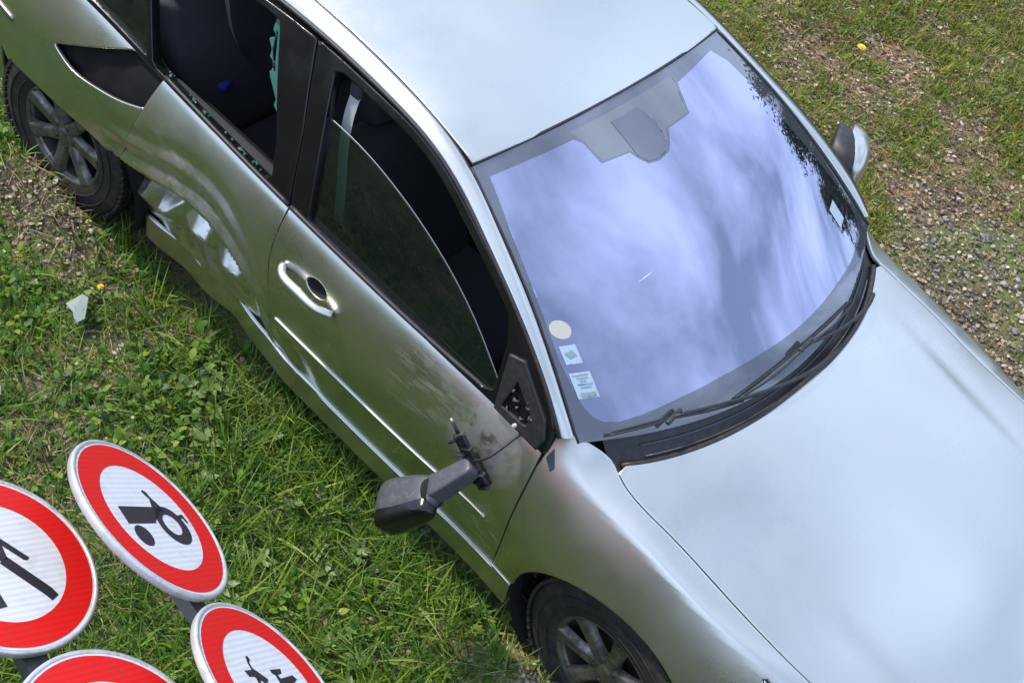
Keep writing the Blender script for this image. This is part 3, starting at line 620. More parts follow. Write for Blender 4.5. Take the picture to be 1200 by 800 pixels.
# scuttle between glass and bonnet
G = []
for y in np.linspace(-.675, .675, 44):
    e = y / .735; gb = ws(1.038 - .032 * e * e, y, -.004); hx = 1.224 - .165 * min(1.06, abs(y) / .665) ** 2.5; hz = hood_fn(np.array([[max(hx, 1.07), y]]))[0][2]
    row = [gb, gb + np.array([.006, 0, -.010])]
    for t in (.25, .5, .75, 1.0):
        row.append(np.array([gb[0] + (hx + .03 - gb[0]) * t, y, gb[2] - .010 + (hz - .030 - gb[2] + .010) * t - .012 * math.sin(math.pi * t)]))
    G.append(row)
cw = grid_obj('scuttle_panel', np.array(G), 'black_plastic', CAR, flip=True)
V, Fc = tube([(1.224 - .165 * min(1.0, abs(y) / .665) ** 2.5 - .008, y, hood_fn(np.array([[1.224 - .165 * (abs(y) / .665) ** 2.5, y]]))[0][2] - .006) for y in np.linspace(-.66, .66, 44)], .010, 8)
mesh_obj('bonnet_seal', V, Fc, 'black_plastic', CAR)
for k in range(3):   # ribs of the scuttle
    V, Fc = tube([np.array(G)[j][2 + k] + np.array([0, 0, .004]) for j in range(3, 41)], .0035, 6); mesh_obj('scuttle_rib', V, Fc, 'grey_plastic', cw)
def wiper(tip, mid, end, arm, piv):
    wr = empty('wiper'); wr.parent = CAR
    bl = curve([ws(*tip, .010), ws(*mid, .012), ws(*end, .010)], 20); V, Fc = tube(bl, .0032, 6); mesh_obj('blade', V, Fc, 'black_plastic', wr)
    br_ = curve([ws(*tip, .018), ws((tip[0] + mid[0]) / 2, (tip[1] + mid[1]) / 2, .026), ws(*mid, .030), ws((end[0] + mid[0]) / 2, (end[1] + mid[1]) / 2, .026), ws(*end, .018)], 20) + np.array([.006, 0, 0])
    V, Fc = tube(br_, .0036, 6); mesh_obj('bridge', V, Fc, 'black_plastic', wr)
    bm = bmesh.new(); p = ws(*mid, .030); box_bm(bm, p, (.015, .075, .013), Matrix.Rotation(.12, 3, 'Z'), .005); bm_obj('clip', bm, 'black_plastic', wr)
    ap = curve([ws(*mid, .034)] + [ws(*q, .034 + .006 * i) for i, q in enumerate(arm)] + [piv], 20); V, Fc = tube(ap, list(np.linspace(.004, .0085, 20)), 8); mesh_obj('arm', V, Fc, 'black_plastic', wr)
wiper((1.005, -.665), (1.003, -.47), (1.035, -.24), [(1.03, -.25), (1.075, 0.0)], (1.20, .25, .925))
wiper((1.022, -.25), (1.005, .075), (1.045, .395), [(1.05, .22), (1.09, .38)], (1.135, .52, .925))
def unit_v(v): return np.array(v) / np.linalg.norm(v)
# ---- door mirrors ----------------------------------------------------------------------------
def blob(name, c_, ax, m, parent, pw=(2.6, 2.6, 2.6), n=18, cut=None, fn=None):
    """superellipsoid shell with axes ax (3 vectors)"""
    c_ = np.array(c_); A = np.array(ax); G = []
    sp = lambda v, p: np.sign(v) * np.abs(v) ** (2 / p)
    for i in range(n * 2):
        u = -math.pi + 2 * math.pi * i / (n * 2); row = []
        for j in range(n + 1):
            v = -math.pi / 2 + math.pi * j / n
            q = np.array([sp(math.cos(v), pw[2]) * sp(math.cos(u), pw[0]), sp(math.cos(v), pw[2]) * sp(math.sin(u), pw[1]), sp(math.sin(v), pw[2])])
            if cut is not None: q[0] = max(q[0], cut)
            if fn: q = fn(q)
            row.append(c_ + q @ A)
        G.append(row)
    return grid_obj(name, np.array(G), m, parent, close_u=True)
mr = empty('door_mirror'); mr.parent = CAR; mr['label'] = 'far door mirror with silver cap and black inner shell'
A = np.array([[.078, .0, 0], [-0.05, .118, 0], [0, 0, .112]])
blob('cap', (.700, .950, .965), A, 'silver_paint', mr, (2.2, 3.2, 2.6), cut=-.35, fn=lambda q: np.array([q[0] * (1 - .25 * max(q[1], 0) ** 2), q[1], q[2] * (1 - .25 * max(0, q[1]))]))
blob('inner_shell', (.680, .898, .968), A * [[1.0], [.85], [1.0]], 'black_plastic', mr, (2.4, 3.2, 2.6), cut=-.5)
bm = bmesh.new(); box_bm(bm, (.655, .94, .965), (.006, .15, .12), None, .002); bm_obj('mirror_glass', bm, 'chrome_trim', mr)
V, Fc = tube([(.73, .79, .955), (.70, .83, .955), (.67, .88, .97)], [.05, .05, .06], 10); mesh_obj('arm', V, Fc, 'black_plastic', mr)
# the near mirror, snapped off and hanging on its cable
hm = empty('door_mirror'); hm.parent = CAR; hm['label'] = 'snapped grey mirror housing hanging by its cable against the door'
c0 = np.array((.646, -1.050, .592)); e1 = np.array((.135, .075, .185)); e1 /= np.linalg.norm(e1)      # along the housing, tip -> foot
vw = np.array((1.99, -2.99, 4.11)) - c0; vw /= np.linalg.norm(vw)
e2 = np.cross(e1, vw); e2 /= np.linalg.norm(e2)
if e2 @ np.array((.63, -.46, -.63)) > 0: e2 = -e2        # e2: across the housing, upwards
e3 = np.cross(e1, e2)
if e3 @ vw < 0: e3 = -e3
e3b = e3 * .8 + e2 * .6; e3b /= np.linalg.norm(e3b); e2b = np.cross(e3b, e1); e2b = e2b if e2b @ e2 > 0 else -e2b
def hshape(q): return np.array([q[0], q[1] * (1 - .18 * q[0]), q[2] * (1 - .2 * q[0])])
blob('housing', c0, [e1 * .112, e2b * .070, e3b * .050], 'grey_plastic', hm, (3.4, 4.0, 3.2), fn=hshape)
blob('glass_recess', c0 - e2b * .034, [e1 * .104, e2b * .050, e3b * .047], 'black_gloss', hm, (5.0, 5.0, 4.0), fn=hshape)
V, Fc = tube([c0 + e1 * .088, c0 + e1 * .100], .046, 16); mesh_obj('seam', V, Fc, 'void_black', hm)
foot = np.array((.742, -.925, .765)); am = (c0 + e1 * .085 + foot) / 2; ad = unit_v(foot - c0 - e1 * .05); a2 = unit_v(e2b - ad * (e2b @ ad)); blob('arm', am, [ad * .088, a2 * .035, np.cross(ad, a2) * .030], 'grey_plastic', hm, (7.0, 6.0, 6.0), fn=lambda q: np.array([q[0], q[1] * (1 - .16 * q[0]) + .10 * q[0] ** 2, q[2] * (1 - .1 * q[0])]))
l0 = np.array((.655, -.917, .835)); l1 = np.array((.800, -.905, .690)); ld = (l1 - l0); ln = np.linalg.norm(ld); ld /= ln
side = np.cross(ld, (0, -1, 0)); side /= np.linalg.norm(side); rot = Matrix((tuple(ld), tuple(side), tuple(np.cross(ld, side)))).transposed()
bm = bmesh.new(); box_bm(bm, (l0 + l1) / 2, (ln * .92, .050, .016), rot, .006); bm_obj('base_plate', bm, 'black_plastic', hm)
bm = bmesh.new(); box_bm(bm, (l0 + l1) / 2 + ld * .03 + np.array((0, .012, 0)) + side * .012, (ln * .55, .075, .014), rot, .006); bm_obj('gasket', bm, 'void_black', hm)
rg = random.Random(8)
for k in range(9):      # broken ribs and clips on the base
    p = l0 + ld * ln * (.02 + .11 * k) + side * (.018 + .008 * rg.random()) * (1 if k % 2 else -1); bm = bmesh.new()
    box_bm(bm, p + np.array((0, -.012, 0)), (.008, .034 + .02 * rg.random(), .018), rot @ Matrix.Rotation((rg.random() - .5) * .9, 3, 'Z'), .002); bm_obj('broken_rib', bm, 'black_plastic' if k % 3 else 'grey_plastic', hm)
V, Fc = tube([l0 - ld * .035, l0 + ld * .02], [.004, .007], 8); mesh_obj('stud', V, Fc, 'black_plastic', hm)
V, Fc = tube([l0 - ld * .045, l0 - ld * .032], [.004, .004], 8); mesh_obj('stud_tip', V, Fc, 'sticker_cream', hm)
V, Fc = tube(curve([(.800, -.813, .905), (.79, -.868, .875), (.775, -.915, .84), (.745, -.928, .80)], 18), .0045, 7); mesh_obj('cable', V, Fc, 'black_plastic', hm)
V, Fc = tube([(.776, -.812, .922), (.772, -.828, .914)], [.008, .007], 10); mesh_obj('plug', V, Fc, 'sticker_cream', hm)
# bare triangle between mirror mount and fender
tr3 = np.array([(.894, .880), (.899, .915), (.930, .868), (.926, .855)])
panel('trim_gap', tr3, off(fend, .003), 'grey_plastic', CAR, .012, depth=.006, lip=.002)

# ---- wheels ------------------------------------------------------------------------------------
RT, RR, WD = .326, .198, .205
def lathe(prof, n=64):   # prof: (axial, radius), axis along y
    return np.array([[(r * math.cos(t), a_, r * math.sin(t)) for a_, r in prof] for t in np.linspace(0, 2 * math.pi, n, endpoint=False)])
def make_wheel():
    wh = bpy.data.objects.new('wheel', None); link(wh, CAR)
    prof = [(-.090, RR - .004), (-.098, RR + .012), (-.102, RR + .045), (-.100, RT - .045), (-.092, RT - .018), (-.080, RT - .004), (-.04, RT), (0, RT + .001), (.04, RT), (.080, RT - .004), (.092, RT - .018), (.100, RT - .05), (.096, RR + .01), (.088, RR - .004)]
    t_ = grid_obj('tyre', lathe(prof, 72), 'rubber', wh, close_u=True)
    bm = bmesh.new()
    for k in range(66):
        for row, (yy, wd, sk) in enumerate(((-.080, .032, .25), (-.040, .030, -.2), (0, .030, .2), (.040, .030, -.2), (.080, .032, .25))):
            a_ = 2 * math.pi * (k + (.5 if row % 2 else 0)) / 66; rr = RT + (.004 if abs(yy) < .07 else -.002)
            rot = Matrix.Rotation(-a_, 3, 'Y') @ Matrix.Rotation(sk, 3, 'X')
            box_bm(bm, (rr * math.cos(a_), yy, rr * math.sin(a_)), (.012, wd, .022), rot)
    tb_ = bm_obj('tread_blocks', bm, 'rubber', t_, False); tb_['kind'] = 'stuff'
    for rr in (RR + .035, RR + .075):
        V, Fc = tube([(rr * math.cos(q), -.1025, rr * math.sin(q)) for q in np.linspace(0, 2 * math.pi, 49)], .0025, 5, False); mesh_obj('sidewall_ring', V, Fc, 'rubber', t_)
    rim = grid_obj('rim', lathe([(-.086, RR - .012), (-.093, RR - .004), (-.093, RR + .003), (-.084, RR + .004), (-.078, RR - .010), (-.070, RR - .014)], 72), 'alloy', wh, close_u=True)
    grid_obj('rim_barrel', lathe([(-.070, RR - .014), (-.03, RR - .028), (.085, RR - .030), (.088, RR)], 60), 'brake', rim, close_u=True)
    NS = 7
    for k in range(NS):
        a0 = 2 * math.pi * k / NS + .12; G = []
        for r in np.linspace(.045, RR - .006, 9):
            t = (r - .045) / (RR - .05); hw = (.030 - .010 * math.sin(math.pi * t * .9) + .010 * t) ; dep = -.074 - .014 * t ** .7; row = []
            for u in np.linspace(-1, 1, 9):
                row.append((r * math.cos(a0) - u * hw * math.sin(a0), dep - .007 * (1 - u ** 4) + (.020 if abs(u) > .99 else 0), r * math.sin(a0) + u * hw * math.cos(a0)))
            G.append(row)
        grid_obj('spoke', np.array(G), 'alloy', rim)
    grid_obj('hub_cap', lathe([(-.086, .0005), (-.088, .02), (-.084, .030), (-.080, .034), (-.082, .045), (-.078, .058), (-.06, .064)], 32), 'alloy', rim, close_u=True)
    for k in range(5):
        q = 2 * math.pi * k / 5; V, Fc = tube([(.048 * math.cos(q), -.070, .048 * math.sin(q)), (.048 * math.cos(q), -.086, .048 * math.sin(q))], .008, 6); mesh_obj('wheel_bolt', V, Fc, 'brake', rim)
    grid_obj('brake_disc', lathe([(-.02, .001), (-.02, .14), (0.0, .14)], 40), 'brake', wh, close_u=True)
    grid_obj('wheel_back', lathe([(.03, .001), (.03, RR - .03)], 24), 'void_black', wh, close_u=True)
    return wh
def copy_tree(o, parent):
    c_ = o.copy(); COL.objects.link(c_); c_.parent = parent
    for ch in list(o.children): copy_tree(ch, c_)
    return c_
w0 = make_wheel(); spots = [((1.3625, -.762, .300), (R_(1), 0.4, R_(-5))), ((-1.415, -.757, .318), (R_(-3), 0.1, R_(5))), ((1.3625, .765, .322), (0, .2, math.pi)), ((-1.3625, .765, .322), (0, .9, math.pi))]
for i, (p, r) in enumerate(spots):
    o = w0 if i == 0 else copy_tree(w0, CAR); o.location = p; o.rotation_mode = 'ZXY'; o.rotation_euler = r

# ---- inside -----------------------------------------------------------------------------------
def soft_box(name, c_, s, m, parent, rot=None, bev=.05):
    bm = bmesh.new(); box_bm(bm, c_, s, rot, bev, 3); return bm_obj(name, bm, m, parent, True, 60)
for sy in (-1, 1):
    st = empty('front_seat'); st.parent = CAR
    soft_box('cushion', (.16, sy * .37, .46), (.52, .50, .18), 'interior', st); soft_box('backrest', (-.16, sy * .37, .80), (.15, .48, .62), 'interior', st, Matrix.Rotation(-.30, 3, 'Y'))
    soft_box('headrest', (-.28, sy * .37, 1.17), (.10, .27, .17), 'interior', st, Matrix.Rotation(-.25, 3, 'Y'), .04)
st = empty('rear_seat'); st.parent = CAR
soft_box('cushion', (-.72, 0, .46), (.5, 1.3, .18), 'interior', st); soft_box('backrest', (-1.05, 0, .78), (.16, 1.3, .56), 'interior', st, Matrix.Rotation(-.35, 3, 'Y'))
for y in (-.42, .42): soft_box('headrest', (-1.16, y, 1.10), (.09, .26, .14), 'interior', st, Matrix.Rotation(-.3, 3, 'Y'), .035)
soft_box('dashboard', (.86, 0, .76), (.44, 1.40, .26), 'interior', CAR, Matrix.Rotation(.12, 3, 'Y'), .06)
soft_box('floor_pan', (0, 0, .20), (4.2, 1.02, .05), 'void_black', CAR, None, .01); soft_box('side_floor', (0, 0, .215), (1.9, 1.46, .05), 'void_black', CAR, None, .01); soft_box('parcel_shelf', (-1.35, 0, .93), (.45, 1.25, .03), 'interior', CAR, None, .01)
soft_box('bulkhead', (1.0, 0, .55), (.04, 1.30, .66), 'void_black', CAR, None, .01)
V, Fc = tube([(.52 + .19 * math.sin(q) * -.35, .37 + .19 * math.cos(q), .88 + .19 * math.sin(q) * .93) for q in np.linspace(0, 2 * math.pi, 33)], .015, 8, False); mesh_obj('steering_wheel', V, Fc, 'interior', CAR)
bm = bmesh.new(); box_bm(bm, ws(.215, -.02, -.075), (.05, .25, .075), Matrix.Rotation(.4, 3, 'Y'), .02, 3); bm_obj('rear_view_mirror', bm, 'grey_plastic', CAR)
# seat belt seen through the front window
bp = [(-.222, -.605, 1.305), (-.218, -.625, 1.24), (-.190, -.655, 1.10), (-.160, -.672, .96), (-.15, -.68, .86)]; c_ = curve(bp, 14); G = [[p + np.array((-.021, 0, -.004)), p + np.array((.021, 0, .004))] for p in c_]
grid_obj('seat_belt', np.array(G), 'belt_grey', CAR)
c_ = curve([(-.88, -.56, 1.20), (-.92, -.50, 1.02), (-.98, -.38, .80)], 10); G = [[p + np.array((-.02, .006, 0)), p + np.array((.02, -.006, 0))] for p in c_]; grid_obj('seat_belt', np.array(G), 'belt_dark', CAR)
soft_box('belt_guide', (-.224, -.600, 1.312), (.05, .02, .05), 'interior', CAR, None, .008)
soft_box('blue_cloth', (-1.02, -.50, .74), (.17, .10, .035), 'blue_cloth', CAR, Matrix.Rotation(.5, 3, 'Z'), .025)
soft_box('rear_door_card', (-.55, -.745, .80), (.72, .05, .26), 'interior', CAR, None, .02); soft_box('front_door_card', (.30, -.745, .74), (.95, .05, .36), 'interior', CAR, None, .02)

# ---- nose and tail (beyond the picture's edge, still part of the car) ----------------------------
def nose(P): y = P[:, 0]; z = P[:, 1]; return np.stack([2.375 - .34 * (np.abs(y) / .60) ** 2.4 - .10 * ((z - .42) / .28) ** 2, y, z], 1)
gr = np.array([(-.40, .50), (.40, .50), (.34, .28), (-.34, .28)])
nb = panel('nose', np.array([(-.60, .60), (-.3, .66), (.3, .66), (.60, .60), (.60, .21), (-.60, .21)]), nose, 'silver_paint', CAR, .05, holes=[gr], outward=(1, 0, 0))
panel('grille_back', gr, lambda P: nose(P) - [.03, 0, 0], 'void_black', nb, .06, outward=(1, 0, 0), depth=0)
for zz in (.32, .37, .42, .47):
    V, Fc = tube([nose(np.array([[y, zz]]))[0] - [.008, 0, 0] for y in np.linspace(-.37, .37, 20)], .010, 8); mesh_obj('grille_bar', V, Fc, 'black_plastic', nb)
def tail(P): y = P[:, 0]; z = P[:, 1]; return np.stack([-2.34 + .25 * (np.abs(y) / .62) ** 2.6 + .05 * ((z - .5) / .3) ** 2, y, z], 1)
panel('tail_panel', np.array([(-.62, .95), (.62, .95), (.66, .22), (-.66, .22)]), tail, 'silver_paint', CAR, .05, outward=(-1, 0, 0))
for sy in (-1, 1): panel('tail_lamp', np.array([(sy * .36, .90), (sy * .60, .90), (sy * .62, .70), (sy * .44, .72)]), lambda P: tail(P) - [.006, 0, 0], 'sign_red', CAR, .04, outward=(-1, 0, 0))
by = np.linspace(-.58, .58, 12)
grid_obj('boot_lid', np.array([[(x, y * (1.02 if x > -2 else 1), 1.035 - .04 * (y / .6) ** 2 - .055 * ((x + 1.72) / .6) ** 2) for y in np.linspace(-.70, .70, 14)] for x in np.linspace(-1.72, -2.29, 12)]), 'silver_paint', CAR, flip=True)
grid_obj('rear_window', np.array([[(-1.34 - .40 * t - .02 * (1 - e * e), e * (.50 + .10 * t), 1.375 - .335 * t + .02 * math.sin(math.pi * t) - .03 * e * e * (1 - t)) for e in np.linspace(-1, 1, 14)] for t in np.linspace(0, 1, 10)]), 'side_glass', CAR, flip=True)
for sg in (-1, 1):
    a_ = curve([(-1.34, .50, 1.345), (-1.52, .545, 1.215), (-1.72, .605, 1.04)], 14); b_ = curve([(-1.24, .622, 1.245), (-1.46, .70, 1.06), (-1.76, .785, .955)], 14)
    G = np.array([[(p + (q - p) * t + np.array([0, .02 * math.sin(math.pi * t), .02 * math.sin(math.pi * t)])) * [1, sg, 1] for t in np.linspace(0, 1, 7)] for p, q in zip(a_, b_)]); grid_obj('rear_pillar', G, 'silver_paint', CAR, flip=(sg == 1))

# ================================================================== ground
def fbm(x, y, seed, octs=4):
    s = 0; a = .5; t = 0
    for o in range(octs): s = s + a * vnoise(x * 2 ** o + 31.7 * o, y * 2 ** o - 17.3 * o, seed + o); t += a; a *= .5
    return s / t
def ground_z(x, y):
    x = np.asarray(x, float); y = np.asarray(y, float)
    far = np.clip((np.hypot(x, y) - 6) / 60, 0, 1)
    z = .035 * (fbm(x * 1.3, y * 1.3, 21) - .5) + .016 * (fbm(x * 7, y * 7, 22) - .5) + 3.0 * far ** 2 * (fbm(x * .03, y * .03, 23) - .4)
    z = z + .035 * (y > .8) * sstep(.40, .55, fbm(x * 1.35 + 3, y * 1.35, 61)) * (.4 + fbm(x * 9, y * 9, 62))
    for hx, hy in ((1.3625, -.765), (-1.3625, -.77), (1.3625, .765), (-1.3625, .765)):
        d = np.hypot((x - hx) / .28, (y - hy) / .13); z = z * sstep(.6, 1.5, d) - .004 * (1 - sstep(.6, 1.5, d))
    z = z + 1.95 * sstep(-2.65, -4.8, y) * (1 - sstep(30, 60, np.abs(y))) + 0 * x      # unseen grassy bank inferred behind the camera, shaped to darken the car side's reflections
    z = z + .17 * np.exp(-((x + 1.48) / .36) ** 2 - ((y + .945) / .085) ** 2) + .10 * np.exp(-((x - 1.22) / .30) ** 2 - ((y + .95) / .08) ** 2)
    return z
def axis(lo, hi, step, far):
    c_ = np.arange(lo, hi + 1e-6, step); l = []; v = lo; s = step
    while v > -far: s *= 1.22; v -= s; l.append(v)
    r = []; v = hi; s = step
    while v < far: s *= 1.22; v += s; r.append(v)
    return np.array(l[::-1] + list(c_) + r)
ax_, ay_ = axis(-3.4, 3.6, .035, 220), axis(-3.6, 5.6, .035, 220)
XX, YY = np.meshgrid(ax_, ay_, indexing='ij'); ZZ = ground_z(XX, YY); nx_, ny_ = XX.shape
I = np.arange(nx_ * ny_).reshape(nx_, ny_); q = np.stack([I[:-1, :-1], I[1:, :-1], I[1:, 1:], I[:-1, 1:]], -1).reshape(-1, 4)
T = np.concatenate([q[:, [0, 1, 2]], q[:, [0, 2, 3]]])
g = mat('soil', (.10, .075, .05), .95)
N, L, b = nodes(g); nA = noise(g, 5, 10, .7); nB = noise(g, 1.1, 5, .6); nC = noise(g, 60, 4, .7)
rA = ramp(g, nA.outputs['Fac'], [(.30, (.035, .026, .018)), (.47, (.095, .070, .045)), (.58, (.17, .13, .085)), (.75, (.26, .21, .15))])
rG = ramp(g, nB.outputs['Fac'], [(.42, (0, 0, 0)), (.60, (1, 1, 1))])
rC = ramp(g, nC.outputs['Fac'], [(.4, (.07, .11, .018)), (.65, (.16, .20, .04))])
mxg = N.new('ShaderNodeMix'); mxg.data_type = 'RGBA'; L.new(rG.outputs[0], mxg.inputs['Factor']); L.new(rA.outputs[0], mxg.inputs[6]); L.new(rC.outputs[0], mxg.inputs[7]); L.new(mxg.outputs[2], b.inputs['Base Color'])
bump(g, nC.outputs['Fac'], .9, .02)
gr_ = tri_mesh('ground', np.stack([XX, YY, ZZ], -1).reshape(-1, 3), T, 'soil', smooth=True); gr_['kind'] = 'structure'

# ---- masks: what grows where
def in_car(x, y, m=0.0): return (np.abs(y - .02) < .78 - m) & (x > -2.3) & (x < 2.25)
def gravel(x, y):
    a_ = np.exp(-((x - 1.35) / .62) ** 2 - ((y - 1.95) / .80) ** 2) * 1.25 + .8 * np.exp(-((x - 1.75) / .5) ** 2 - ((y - 1.1) / .6) ** 2)
    b_ = 1.1 * np.exp(-((x - 1.25) / .17) ** 2 - ((y + .93) / .12) ** 2)
    return np.clip(a_ + b_ + (fbm(x * 2.4, y * 2.4, 40) - .5) * 1.1, 0, 1)
def litter(x, y):
    a_ = 1.3 * np.exp(-((x + 1.35) / .35) ** 2 - ((y + 1.05) / .17) ** 2) + .8 * sstep(-1.0, -.82, y) * (y < 0) * .4
    return np.clip(a_ + (fbm(x * 3, y * 3, 50) - .62) * 1.3, 0, 1)
def lush(x, y):     # 1 = green growth
    near = np.clip(.35 + 1.5 * (fbm(x * 1.8, y * 1.8, 60) - .30), 0, 1) * (1 - .85 * litter(x, y)) * (1 - .8 * np.exp(-((x + .62) / .50) ** 2 - ((y + 1.68) / .30) ** 2))
    far = sstep(.45, .53, .55 * fbm(x * 1.35 + 3, y * 1.35, 61) + .45 * fbm(x * 5.0, y * 5.0, 63)) * (1 - .95 * sstep(.25, .6, gravel(x, y)))
    return np.where(y < 0, near * (1 - sstep(.35, .7, gravel(x, y))), far)
leafm = mat('grass_blade', (.08, .12, .03), .5)
def tint_mat(m, trans=.35, rough=.55):
    N, L, b = nodes(m); at_ = N.new('ShaderNodeAttribute'); at_.attribute_name = 'tint'; L.new(at_.outputs['Color'], b.inputs['Base Color']); b.inputs['Roughness'].default_value = rough
    if trans:
        o = N['Material Output']; tl = N.new('ShaderNodeBsdfTranslucent'); L.new(at_.outputs['Color'], tl.inputs[0]); ms = N.new('ShaderNodeMixShader'); ms.inputs[0].default_value = trans
        L.new(b.outputs[0], ms.inputs[1]); L.new(tl.outputs[0], ms.inputs[2]); L.new(ms.outputs[0], o.inputs[0])
tint_mat(leafm); mat('dry_litter', (.2, .15, .1), .8); tint_mat(M['dry_litter'], .1, .8); mat('stone_grey', (.3, .29, .27), .85); tint_mat(M['stone_grey'], 0, .85)

# sign planes (used so that no grass stands through the discs)
def unit(v): v = np.array(v, float); return v / np.linalg.norm(v)
RS = .3137
def frame(n_, d_):
    n_ = unit(n_); d_ = unit(np.array(d_) - n_ * (np.array(d_) @ n_)); u_ = -d_; return np.stack([np.cross(u_, n_), u_, n_])
FA = frame((.14, .73, .669), (.984, -.035, -.13)); FB = frame((.16, .47, .87), (.985, -.10, .06))
KS = .78; CAMP = np.array((1.9936966, -2.98963925, 4.11314566)); cA1 = np.array((.072, -1.541, .255)); cA2 = cA1 - FA[1] * .648
cB1 = np.array((-.047, -1.990, .310)); cB2 = cB1 - FB[1] * .690 + np.array((0, .056, .042))
cA1, cA2, cB1, cB2 = [CAMP + (q_ - CAMP) * KS for q_ in (cA1, cA2, cB1, cB2)]    # about half-metre discs, a good metre above the ground
def cap_height(x, y, h, zb):
    return h
    for c_, Fr in ((cA1, FA), (cA2, FA), (cB1, FB), (cB2, FB)):
        n_ = Fr[2]; zp = c_[2] - (n_[0] * (x - c_[0]) + n_[1] * (y - c_[1])) / n_[2]; P = np.stack([x, y, zp], 1) - c_; ins = np.linalg.norm(P, axis=1) < RS + .05
        h = np.where(ins, np.minimum(h, np.maximum(zp - zb - .045, .004)), h)
    return h
def blades(name, n, region, dens, length, width, lean, cols, mname, flat=0.0, seed=1, seg=3, curl=.6, dark=None, clump=0.0):
    r = np.random.default_rng(seed); (x0, x1, y0, y1) = region; m_ = n * 5; x = r.uniform(x0, x1, m_); y = r.uniform(y0, y1, m_)
    keep = (r.random(m_) < dens(x, y) * thin(x, y)) & ~in_car(x, y); x = x[keep][:n]; y = y[keep][:n]
    if clump > 0: k = len(x) // 9 + 1; s_ = r.integers(0, k, len(x)); x = x[s_] + r.normal(0, clump, len(x)); y = y[s_] + r.normal(0, clump, len(y)); ok = ~in_car(x, y); x = x[ok]; y = y[ok]
    n = len(x); zb = ground_z(x, y) - .004; az = r.uniform(0, 2 * np.pi, n); h = r.uniform(*length, n) * (.55 + .9 * fbm(x * 2.2, y * 2.2, 77)); le = r.uniform(*lean, n)
    h = cap_height(x, y, h, zb); wd = r.uniform(*width, n) * np.clip(h / np.mean(length), .4, 1.2)
    dx, dy = np.cos(az), np.sin(az); px, py = -dy, dx; V = []; lv = np.linspace(0, 1, seg + 1)
    tw = r.uniform(-.6, .6, n)
    for t in lv:
        ang = le * (1 + curl * t); hor = h * np.sin(np.clip(ang, 0, 1.7)) * t; ver = h * np.cos(np.clip(ang, 0, 1.7)) * t * (1 - flat) + .006 * (flat > 0) * r.random(n)
        c_ = np.stack([x + dx * hor, y + dy * hor, np.maximum(zb + ver, ground_z(x + dx * hor, y + dy * hor) + .002 if flat > 0 else -9)], 1)
        ww = wd * (1 - t ** 1.6) * .5 + .0003; sx = np.stack([px * np.cos(tw), py * np.cos(tw), np.sin(tw)], 1) * ww[:, None]
        if t < 1: V += [c_ - sx, c_ + sx]
        else: V.append(c_)
    k = len(V); V = np.stack(V, 1).reshape(-1, 3); base = np.arange(n)[:, None] * k; T = []
    for s_ in range(seg - 1): T += [base + [2 * s_, 2 * s_ + 1, 2 * s_ + 3], base + [2 * s_, 2 * s_ + 3, 2 * s_ + 2]]
    T.append(base + [2 * seg - 2, 2 * seg - 1, 2 * seg]); T = np.concatenate(T)
    C_ = np.array(cols); ci = r.integers(0, len(C_), n); cc = C_[ci] * r.uniform(.75, 1.25, (n, 1)); cc = cc * (1 + .0 * cc)
    o = tri_mesh(name, V, T, mname, col=np.repeat(cc, k, 0)); o['kind'] = 'stuff'; return o
NEAR = (-4.2, 4.2, -4.6, -.70); FAR = (-4.2, 5.0, .74, 7.0)
def thin(x, y):     # cover thins out away from the car
    return np.where(y < 0, 1 - .85 * sstep(2.3, 4.2, np.hypot(x * .85, y * 1.05 + .6)), 1 - .85 * sstep(2.0, 4.2, np.hypot((x - .7) * .9, y - 2.3)))
greens = [(.085, .19, .010), (.115, .24, .014), (.05, .13, .012), (.16, .26, .018), (.22, .28, .028), (.095, .21, .012), (.038, .10, .014)]
dry = [(.34, .27, .14), (.26, .19, .10), (.42, .35, .20), (.22, .15, .08)]
one = lambda x, y: np.ones_like(x)
o = blades('grass', 98000, NEAR, lambda x, y: .10 + .9 * lush(x, y), (.05, .13), (.0035, .0085), (.15, 1.0), greens, 'grass_blade', seed=2, clump=.035); o['label'] = 'green grass growing on the near side of the car'; o['category'] = 'grass'
o = blades('long_grass', 7000, NEAR, lambda x, y: lush(x, y) ** 2, (.12, .24), (.004, .008), (.4, 1.15), greens[1:5], 'grass_blade', seed=3, seg=5, clump=.03); o['label'] = 'longer arching grass blades among the turf'; o['category'] = 'grass'
o = blades('dry_straw', 10000, NEAR, lambda x, y: .12 + .88 * (1 - lush(x, y)), (.05, .15), (.0015, .0035), (.9, 1.5), dry, 'dry_litter', flat=.35, seed=4, clump=.06); o['label'] = 'dead straw lying in the near turf'; o['category'] = 'straw'
o = blades('moss_tufts', 165000, FAR, lambda x, y: .02 + .98 * lush(x, y), (.025, .070), (.004, .009), (.1, 1.2), [(.13, .20, .014), (.19, .245, .018), (.09, .155, .013), (.27, .26, .03), (.22, .16, .04)], 'grass_blade', seed=5, seg=2, clump=.03); o['label'] = 'mossy yellow green tufts beyond the car'; o['category'] = 'moss'
o = blades('dry_moss', 130000, FAR, lambda x, y: np.clip(1.0 - .6 * lush(x, y) - .85 * sstep(.3, .7, gravel(x, y)), .05, 1), (.02, .06), (.002, .0045), (.7, 1.5), [(.27, .175, .075), (.40, .28, .14), (.15, .10, .05), (.22, .17, .05), (.32, .14, .055), (.07, .05, .03)], 'dry_litter', flat=.3, seed=6, seg=2, clump=.04); o['label'] = 'dry brown moss and stalks beyond the car'; o['category'] = 'moss'
